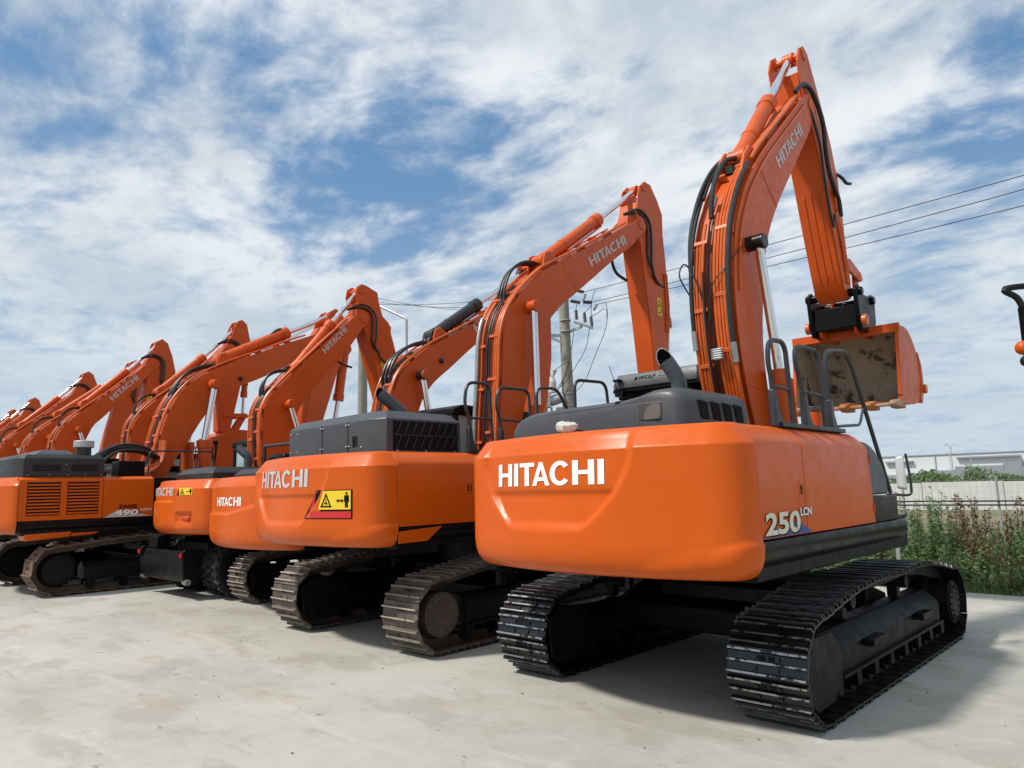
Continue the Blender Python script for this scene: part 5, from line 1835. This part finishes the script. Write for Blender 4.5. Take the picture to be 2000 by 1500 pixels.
A6 = [(1.72, 6.66), (1.80, 6.82), (1.93, 6.88), (2.08, 6.76), (2.20, 6.25), (2.12, 5.6), (1.92, 4.87), (1.66, 3.62), (1.52, 3.48), (1.36, 3.58), (1.34, 4.43), (1.40, 5.2), (1.44, 5.7), (1.50, 6.0), (1.62, 6.35)]
E6, b6, a6, t6 = far_machine((-20.3, 7.75), 'orange excavator with bucket hanging, between the louvred 490 and the next boom', rad(-1), 1.0, (0.10, 0.10), text=False, bk=False, arm_poly=A6)
ram(E6, 'bucket_cylinder', 0, (2.20, 5.7), (2.14, 4.62), (2.12, 4.06), 0.085, 0.045)
for s in (-1, 1):
    MB().prism([(1.42, 3.98), (1.44, 4.08), (2.14, 4.10), (2.20, 4.02), (2.14, 3.96)], s * .22 - .02, s * .22 + .02).build('bucket_link', 'orange_paint', E6, bevel=0.01)
    MB().prism([(2.06, 4.06), (2.18, 4.04), (1.86, 3.46), (1.74, 3.50)], s * .15 - .02, s * .15 + .02).build('bucket_link', 'orange_paint', E6, bevel=0.01)
bucket(E6, [(1.17, 3.36), (1.55, 3.56), (2.05, 3.56), (2.45, 3.40), (2.62, 3.05), (2.38, 2.65), (1.08, 2.45)], 0.65, 5, (-1, -.1))
E7, b7, a7_, t7 = far_machine((-23.6, 7.0), 'orange excavator with lettered boom and yellow sticker on its arm, beyond the 490', 0, 1.0)
warning_sticker(a7_, lambda u, v, o: (0.212 + o, u, v), 1.28, 4.55, 0.16, 0.30)
E8, b8, a8_, t8 = far_machine((-27.0, 6.95), 'orange excavator with its boom low behind the lettered boom', rad(-5), 1.02, text=False)
E9, b9, a9_, t9 = far_machine((-30.5, 7.0), 'orange excavator, second beyond the lettered boom, long bright ram rod', rad(0), 0.97, text=False)
E10, b10, a10, t10 = far_machine((-39.0, 7.3), 'orange excavator, last but one along the far end of the row', rad(0), 0.95, text=False)
E11, b11, a11, t11 = far_machine((-46.0, 7.9), 'orange excavator at the far end of the row', rad(0), 0.98, text=False)


# ================================================================== white pouch left on the counterweight
bg_ = MB()
bg_.ball((0, 0, 0.045), 0.085, 10, 0, 1.0, 0.75, 0.55)
bg_.ball((-0.045, 0.005, 0.055), 0.06, 8, 0, 1.0, 0.8, 0.7)
bg_.v = [(x + random.uniform(-.011, .011), y + random.uniform(-.008, .008), max(0.0, z + random.uniform(-.010, .010))) for x, y, z in bg_.v]
for i in range(6):
    bg_.tube([(0.05, -0.02 + .006 * i, 0.03), (0.10 + .006 * i, -0.03 + .01 * i, 0.025 - .003 * i), (0.14 - .004 * i, -0.03 + .012 * i, 0.012)], 0.005, 5, 1)
bag = tag(bg_.build('cloth_pouch', ['bag_cloth', 'bag_dark'], None, angle=28), 'crumpled white cloth pouch lying on top of an orange counterweight', 'pouch')
bag.location = (-3.63 - 0.10, 7.40 - 2.81, 2.196)
bag.rotation_euler = (0, 0, rad(30))
bag.scale = (1.05, 1.05, 1.05)

# ================================================================== utility poles, lamp post, wires
CR = Vector((math.cos(YAW), math.sin(YAW), 0))      # horizontal direction across the pole equipment
CF = Vector((-math.sin(YAW), math.cos(YAW), 0))
PA = Vector((-15.1, 18.65, 0))
UZ = Vector((0, 0, 1))


def q(du, dz, df=0.0, base=PA):
    return base + CR * du + UZ * dz + CF * df


pa = empty('utility_pole', PA)
tag(pa, 'concrete power pole carrying a switch box, bushings and insulators', 'utility pole')


def wb(mb, name, m, parent, bevel=0.0, angle=35):
    """build world-space geometry under an empty"""
    mb.v = [tuple(Vector(v) - parent.location) for v in mb.v]
    return mb.build(name, m, parent, bevel, angle)


wb(MB().cyl(PA + UZ * -0.1 + Vector((.10, -.05, 0)), PA + UZ * 8.6 + Vector((-.10, .05, 0)), 0.235, 0.165, 20), 'pole_shaft', 'concrete_pole', pa)
for z in (7.30, 6.92, 4.80, 4.42, 3.98):
    wb(MB().cyl(q(0, z), q(0, z + .035), 0.222 - z * .004, n=20), 'steel_band', 'galvanised', pa)


def bar(a, b, w=0.05, h=0.07):
    mb = MB()
    d = (b - a).normalized()
    s_ = d.cross(UZ).normalized() * w * .5
    u_ = UZ * h * .5
    vs = [a - s_ - u_, a + s_ - u_, a + s_ + u_, a - s_ + u_, b - s_ - u_, b + s_ - u_, b + s_ + u_, b - s_ + u_]
    mb.add(vs, [(0, 1, 2, 3), (4, 7, 6, 5), (0, 4, 5, 1), (1, 5, 6, 2), (2, 6, 7, 3), (3, 7, 4, 0)])
    return mb


wb(bar(q(0.15, 6.95), q(0.55, 7.08, -.15), .07, .10), 'crossarm', 'galvanised', pa, .006)
wb(bar(q(0.25, 7.22, -.25), q(0.90, 6.98, -.25), .07, .08), 'crossarm', 'galvanised', pa, .006)
wb(bar(q(-0.15, 6.82), q(-0.75, 6.78, -.15), .07, .10), 'crossarm', 'galvanised', pa, .006)
wb(bar(q(-0.80, 6.84, -.3), q(-0.20, 6.52, -.3), .06, .08), 'crossarm', 'galvanised', pa, .006)


def insulator(a, b, r=0.055, n=4, m='insulator'):
    mb = MB()
    a, b = Vector(a), Vector(b)
    mb.cyl(a, b, r * .45, n=10)
    for i in range(n):
        c = a + (b - a) * ((i + .5) / n)
        d = (b - a).normalized()
        mb.cyl(c - d * .02, c + d * .035, r, r * .7, 14)
    return wb(mb, 'insulator', m, pa)


for (x, z) in ((0.36, 7.28), (0.64, 7.18), (0.86, 7.04)):
    insulator(q(x, z, -.25), q(x - .02, z + .34, -.25), .062, 5)
insulator(q(-0.62, 6.88, -.15), q(-0.63, 7.2, -.15), .062, 5)
insulator(q(0.62, 7.95, 0), q(0.92, 7.93, 0), .07, 5)
insulator(q(0.20, 8.0, 0), q(0.52, 7.93, 0), .07, 5)
insulator(q(0.40, 8.36, 0), q(0.66, 8.30, 0), .07, 4)
insulator(q(0.72, 8.22, 0), q(0.62, 8.0, 0), .05, 5, 'galvanised')
insulator(q(1.08, 7.86, 0), q(0.98, 7.66, 0), .05, 5, 'galvanised')
bx = MB()
for (a0, a1, z0, z1, f0, f1) in ((-0.92, -0.60, 4.35, 4.85, -.35, .0),):
    vs = [q(x, z, f) for z in (z0, z1) for f in (f0, f1) for x in (a0, a1)]
    bx.add(vs, [(0, 2, 3, 1), (4, 5, 7, 6), (0, 1, 5, 4), (2, 6, 7, 3), (0, 4, 6, 2), (1, 3, 7, 5)])
wb(bx, 'switch_box', 'galvanised', pa, .02)
wb(MB().cyl(q(-0.62, 4.55, -.15), q(-0.18, 4.70, -.1), 0.17, n=18), 'switch_tank', 'galvanised', pa, .02)
bx = MB()
vs = [q(x, z, f) for z in (4.0, 4.36) for f in (-.2, .05) for x in (-0.42, -0.16)]
bx.add(vs, [(0, 2, 3, 1), (4, 5, 7, 6), (0, 1, 5, 4), (2, 6, 7, 3), (0, 4, 6, 2), (1, 3, 7, 5)])
wb(bx, 'control_box', 'galvanised', pa, .02)
bt = MB()
for (z0, z1, r0, r1) in ((4.85, 5.20, .15, .16), (5.20, 5.36, .16, .10), (5.36, 5.40, .10, .10)):
    bt.cyl(q(-0.55, z0, -.15), q(-0.55, z1, -.15), r0, r1, 20)
wb(bt, 'bushing_tank', 'porcelain', pa)
for (x0, x1) in ((-0.60, -0.68), (-0.50, -0.42)):
    mb = MB()
    for i in range(4):
        t = i / 4
        c = q(x0 + (x1 - x0) * t, 5.38 + .26 * t, -.15)
        e = q(x0 + (x1 - x0) * (t + .2), 5.38 + .26 * (t + .2), -.15)
        mb.cyl(c, e, .055 + .01 * i, .04, 12)
    wb(mb, 'bushing', 'galvanised', pa)
for x in (-0.74, -0.58):
    wb(MB().cyl(q(x, 4.36, -.2), q(x, 4.12, -.2), .035, n=10), 'cable_gland', 'steel', pa)
wires_local = [[q(0.34, 7.62, -.25), q(0.40, 7.9, -.1), q(0.36, 8.0, 0)], [q(0.62, 7.52, -.25), q(0.82, 7.7, -.2), q(0.92, 7.93, 0)],
               [q(0.85, 7.40, -.25), q(1.0, 7.45, -.2), q(1.32, 7.70, 0), q(1.42, 7.58, 0), q(1.40, 7.36, 0)], [q(0.85, 7.4, -.25), q(0.92, 8.0, 0), q(1.05, 8.36, 0)],
               [q(1.40, 7.92, 0), q(1.42, 7.5, -.1), q(1.30, 6.9, -.2), q(0.95, 6.1, -.2), q(0.55, 5.2, -.2), q(0.1, 4.75, -.2)],
               [q(0.78, 6.98, -.25), q(0.62, 6.3, -.25), q(0.30, 5.75, -.25), q(0.0, 5.3, -.25), q(-0.4, 4.9, -.2)],
               [q(0.24, 6.9, -.25), q(0.15, 6.3, -.25), q(-0.15, 5.3, -.25), q(-0.4, 4.85, -.2)], [q(-0.64, 7.2, -.15), q(-0.62, 6.2, -.15), q(-0.63, 5.62, -.15)],
               [q(-0.42, 5.6, -.15), q(-0.2, 5.75, -.25), q(0.05, 5.85, -.25), q(-0.1, 5.4, -.25), q(-.4, 4.95, -.2)], [q(-0.8, 6.8, -.2), q(-0.98, 5.8, -.15), q(-0.96, 5.0, -.1), q(-0.98, 4.65, -.1)]]
for w_ in wires_local:
    wb(MB().tube(smooth_line(w_, .12), 0.011, 6), 'jumper_wire', 'wire', pa)

PB = Vector((-26.9, 18.65, 0))
pb = empty('utility_pole', PB)
tag(pb, 'plain round concrete pole rising behind the grey engine cover', 'utility pole')
wb(MB().cyl(PB + UZ * -0.1, PB + UZ * 10.6, 0.24, 0.19, 20), 'pole_shaft', 'concrete_pole', pb)
wb(bar(PB + Vector((-0.7, 0, 10.3)), PB + Vector((0.7, 0, 10.3)), .08, .1), 'crossarm', 'galvanised', pb, .006)
PL = Vector((-22.9, 18.0, 0))
plp = empty('street_lamp', PL)
tag(plp, 'thin grey lamp post with a slanted bracket arm beside the plain concrete pole', 'street lamp')
wb(MB().tube(rounded([PL + UZ * -.1, PL + UZ * 8.70, PL + Vector((-1.35, -.3, 9.42)), PL + Vector((-1.6, -.35, 9.50))], .12), 0.055, 10), 'lamp_post_tube', 'galvanised', plp)
mb = MB().box(-2.15, -1.5, -.47, -.25, 9.44, 9.56)
mb.v = [tuple(Vector(v)) for v in mb.v]
mb.build('lamp_head', 'galvanised', plp, .03)


def span_wire(a, b, sag, name='power_line', label=None):
    a, b = Vector(a), Vector(b)
    o = a.lerp(b, .5)
    pts = [a.lerp(b, t / 40) - UZ * (sag * 4 * (t / 40) * (1 - t / 40)) - o for t in range(41)]
    w = MB().tube(pts, 0.010, 6).build(name, 'wire', None)
    w.location = o
    tag(w, label, 'power line', 'power lines strung between the poles')
    return w


for (a, zb, sg, wh) in ((q(0.66, 8.30), 8.55, .25, 'uppermost'), (q(0.92, 7.93), 8.40, .25, 'middle'), (q(1.1, 7.86), 7.72, .25, 'lowest')):
    span_wire(a, (14.0, 17.6, zb), sg, label=wh + ' of three power lines running from the switch-box pole past the tallest boom')
for (dx, dz, a) in ((-.65, 10.42, q(0.1, 8.45)), (0, 10.42, q(0.2, 8.0)), (.65, 10.42, q(0.1, 7.7))):
    span_wire(PB + Vector((dx, 0, dz)), a, .3, label='thin power line hanging between the two concrete poles')
for dx in (-.65, 0, .65):
    span_wire(PB + Vector((dx, 0, 10.42)), (-75, 19.2, 8.5), 1.0, label='thin power line running on from the plain concrete pole along the row')

# ================================================================== far background: warehouse, pale wall, fence, shrubs
WH = empty('warehouse', (-20, 252, 0))
tag(WH, 'long white flat-roofed warehouse with stepped grey lower blocks on the horizon', 'warehouse')
MB().box(-150, 90, 0, 60, -0.1, 8.3).build('wall', 'warehouse_white', WH)
MB().box(-150.3, 90.3, -.3, 60.3, 8.3, 8.55).build('roof_edge', 'warehouse_grey', WH)
for (x0, x1, h) in ((-60, -44, 2.6), (-44, -34.2, 3.6), (-34.2, -22, 4.6), (-22, -17.5, 5.6), (-17.5, -9, 4.2), (-9, -1, 5.4), (-1, 9, 4.6), (9, 40, 3.6)):
    MB().box(x0, x1 - .05, -3, -.01, -0.1, h).build('grey_block', 'warehouse_grey', WH, angle=0)
MB().box(-34, -18, -1.2, -.02, 7.0, 7.45).build('canopy', 'warehouse_grey', WH)
MB().box(-54, -46, -1.2, -.02, 6.4, 6.9).build('canopy', 'warehouse_grey', WH)
for x in (-40, -12, 10):
    MB().box(x, x + .25, -.25, -.02, 0, 8.29).build('downpipe', 'warehouse_grey', WH)
for (x, y) in ((-45.5, 205), (-41, 205), (-62, 180), (-27, 205), (-33, 150)):
    lp_ = empty('street_lamp', (x, y, 0))
    tag(lp_, 'far thin double-headed lamp post standing before the warehouse', 'street lamp', 'far lamp posts before the warehouse')
    MB().tube([(0, 0, -.1), (0, 0, 7.0), (-.5, 0, 7.6), (-1.0, 0, 7.3)], .09, 6).build('post', 'galvanised', lp_)
    MB().tube([(0, 0, 7.0), (.5, 0, 7.6), (1.0, 0, 7.3)], .07, 6).build('bracket', 'galvanised', lp_)
wlb = empty('boundary_wall', (0, 47, 0))
tag(wlb, 'low pale concrete wall crossing behind the weeds', 'wall')
for i in range(16):
    MB().box(-40 + i * 4.0, -40.04 + (i + 1) * 4.0, 0, .25, -.15, 1.42 + .03 * (i % 2)).build('wall_panel', 'white_wall', wlb, .01)
fn_ = empty('wire_fence', (0, 22.0, 0))
tag(fn_, 'thin wire mesh fence with dark posts and pipe rails behind the weeds', 'fence')
for i in range(9):
    x = -10.5 + i * 2.2
    MB().cyl((x, 0, -.15), (x, 0, 1.75), .03, n=8).build('fence_post', 'galvanised', fn_)
for z in (1.02, 1.12):
    MB().tube([(-10.5, -.04, z), (7.1, -.04, z)], .022, 6).build('rail', 'rail_black', fn_)
ms = MB()
for i in range(0, 118):
    x = -10.5 + i * .15
    ms.tube([(x, 0, 0.1), (x, 0, 1.65)], .0035, 4)
for i in range(11):
    ms.tube([(-10.5, 0, .1 + i * .155), (7.1, 0, .1 + i * .155)], .0035, 4)
tag(ms.build('mesh_wires', 'galvanised', fn_), kind='stuff')


# vegetation -------------------------------------------------------
def leaf(mb, p, d, n, L, w, mi):
    """folded leaf: two quads"""
    d = d.normalized()
    s_ = d.cross(n).normalized() * w
    k = d.cross(s_).normalized() * (-.25 * w)
    a, b, c = p, p + d * L * .5, p + d * L - UZ * L * .15
    mb.add([a, b + s_ + k, c, b - s_ + k, b], [(0, 1, 4), (1, 2, 4), (4, 2, 3), (0, 4, 3)], mi)


def rv3():
    return Vector((random.uniform(-1, 1), random.uniform(-1, 1), random.uniform(-1, 1)))


def hgt(x, y):
    t = max(0.0, min(1.0, (y - 13.1) / 2.5))
    return 0.22 + 0.75 * t * (0.65 + 0.35 * math.sin(x * 1.7 + y) * math.sin(y * 1.3 + .7 * x))


gm = MB()
for _ in range(34000):
    x = random.uniform(-13.5, 2.5)
    y = 13.0 + 7.5 * random.random() ** 1.3
    h = hgt(x, y) * random.uniform(.35, 1.0)
    a = random.uniform(0, 6.28)
    lean = Vector((math.cos(a), math.sin(a), 0)) * h * random.uniform(.1, .7)
    s_ = Vector((-math.sin(a), math.cos(a), 0)) * random.uniform(.004, .012)
    p = Vector((x, y, -.1))
    m_ = p + lean * .35 + UZ * h * .62
    e_ = p + lean + UZ * h * random.uniform(.75, 1.0)
    gm.add([p - s_, p + s_, m_ + s_ * .8, m_ - s_ * .8, e_], [(0, 1, 2, 3), (3, 2, 4)], random.choice((0, 0, 0, 1, 2)))
tag(gm.build('grass', ['leaf_green', 'leaf_dark', 'leaf_dry'], None, angle=0, fix=False), 'rough tall grass growing along the edge of the concrete', 'grass', kind='stuff')
wm = MB()
for _ in range(2300):
    x = random.uniform(-13.0, 2.5)
    y = 13.25 + 6.5 * random.random()
    h = hgt(x, y) * random.uniform(.7, 1.25)
    p = Vector((x, y, -.1))
    tilt = rv3() * .15
    mi = random.choice((0, 0, 0, 1, 1, 2))
    for k in range(int(20 + 30 * h)):
        t = random.random() ** .7
        c = p + (UZ + tilt) * h * t
        d = rv3()
        d.z = d.z * .4 + .25
        leaf(wm, c, d, UZ + rv3() * .4, random.uniform(.05, .13), random.uniform(.012, .030), mi)
tag(wm.build('ground_cover', ['leaf_green', 'leaf_dark', 'leaf_dry'], None, angle=0, fix=False), 'tangle of green leafy weeds beyond the concrete edge', 'weeds', kind='stuff')


def weed(px_, y, h, brown, label, group=None, n=5, dark=False):
    """tall stemmed weed as a thing of its own"""
    d = pix_dir(px_, 930)
    x = d.x / d.y * y
    e = empty('tall_weed', (x, y, -.1))
    tag(e, label, 'weed', group)
    st, lf = MB(), MB()
    for i in range(n):
        a = random.uniform(0, 6.28)
        r = random.uniform(.05, .35)
        b = Vector((math.cos(a) * r, math.sin(a) * r, 0))
        t = b * random.uniform(1.2, 2.2) + UZ * h * random.uniform(.7, 1.0)
        mid = b.lerp(t, .5) + rv3() * .05
        st.tube(smooth_line([b * .3, mid, t], .15), .009, 5, r1=.003)
        for k in range(int(34 * h) + 10):
            s_ = random.uniform(.12, 1.0)
            c = (b * .3).lerp(mid, s_ * 2) if s_ < .5 else mid.lerp(t, s_ * 2 - 1)
            dd = rv3()
            dd.z = dd.z * .5 + .1
            if brown and s_ > .35:
                for j in range(2):
                    leaf(lf, c + rv3() * .04, rv3(), rv3(), random.uniform(.03, .06), random.uniform(.012, .022), 1)
            else:
                leaf(lf, c, dd, UZ + rv3() * .5, random.uniform(.07, .16), random.uniform(.012, .028), 0)
    st.build('stem', 'leaf_brown' if brown else 'leaf_dark', e)
    lf.build('leaves', ['leaf_dark' if dark else 'leaf_green', 'leaf_brown'], e, angle=0, fix=False)


for (px_, y, h) in ((1905, 14.6, 1.45), (1880, 15.4, 1.55), (1935, 15.0, 1.5), (1850, 16.2, 1.6), (1960, 16.4, 1.5), (1805, 16.8, 1.6)):
    weed(px_, y, h, True, 'tall dry weed with rust brown seed heads among the green weeds', 'dry brown weeds')
for (px_, y, h) in ((1790, 15.2, 1.6), (1815, 15.8, 1.65), (1770, 15.6, 1.45), (1838, 15.0, 1.3), (1985, 14.9, 1.1), (1955, 14.2, .9), (1990, 16.0, 1.2), (1870, 14.0, .8), (1640, 17.0, .8), (1700, 16.0, .8)):
    weed(px_, y, h, False, 'tall leafy green weed beyond the concrete edge', 'green weeds', 7, True)


def shrub(x, y, r, h):
    e = empty('shrub', (x, y, -.1))
    tag(e, 'dark green far shrub on the field before the warehouse', 'shrub', 'far shrubs')
    mb = MB()
    for _ in range(1100):
        v_ = rv3()
        if v_.length > 1:
            continue
        k = .75 + .25 * math.sin(v_.x * 5 + x) * math.cos(v_.y * 4)
        c = Vector((v_.x * r * k, v_.y * r * k, h * .5 + v_.z * h * .5 * k))
        leaf(mb, c, rv3(), rv3(), r * .17, r * .05, 0)
    mb.build('foliage', 'leaf_dark', e, angle=0, fix=False)
    MB().tube([(0, 0, 0), (0, 0, h * .5)], .06, 6).build('stem', 'leaf_brown', e)


for (px_, y, r, h) in ((1815, 120, 4, 3.0), (1905, 110, 2.2, 3.6), (1795, 130, 3, 2.4), (1955, 130, 2.2, 2.6), (1765, 110, 3, 2.2), (1845, 140, 3.5, 2.0), (1985, 140, 3, 2.0)):
    d = pix_dir(px_, 925)
    shrub(d.x / d.y * y, y, r, h)
mk_ = MB().box(-.035, .035, -.035, .035, -.15, .95)
mk = tag(mk_.build('marker_post', 'galvanised', None, .005), 'short pale grey post standing in the grass', 'post')
d = pix_dir(1755, 1080)
mk.location = (d.x / d.y * 14.4, 14.4, 0)

# loose stones and crumbs on the concrete
pm = MB()
for _ in range(90):
    x, y = random.uniform(-9, 0.5), random.uniform(1.8, 7.5)
    r = random.uniform(.004, .012)
    pm.ball((x, y, r * .4), r, 6, 0, random.uniform(.8, 1.8), 1, .6)
tag(pm.build('loose_stones', 'pebble', None), 'small loose stones and crumbs scattered on the concrete', 'stones', kind='stuff')

# part of another machine at the right edge of the view
d = pix_dir(2018, 760)
PX = Vector((d.x / d.y * 9.0, 9.0, 0))
mp = empty('machine_mast', PX)
tag(mp, 'black hooked mast with an orange knob at the end of the yard', 'mast')
z_ = lambda v_: CAM_H + (pix_dir(2000, v_).z / pix_dir(2000, v_).y) * 9.0
wb(MB().tube([PX, PX + UZ * z_(600)], .045, 10), 'post', 'black_paint', mp)
wb(MB().tube(smooth_line([PX + UZ * z_(600), PX + UZ * z_(580) - CR * .05, PX + UZ * z_(566) - CR * .17, PX + UZ * z_(560) - CR * .10, PX + UZ * z_(556) + CR * .2], .03), .032, 10), 'hook', 'rubber', mp)
wb(MB().ball(PX + UZ * z_(680) - CR * .05, .075, 14), 'knob', 'orange_paint', mp)
wb(MB().ball(PX + UZ * z_(706) - CR * .03, .06, 12), 'knob', 'rubber', mp)
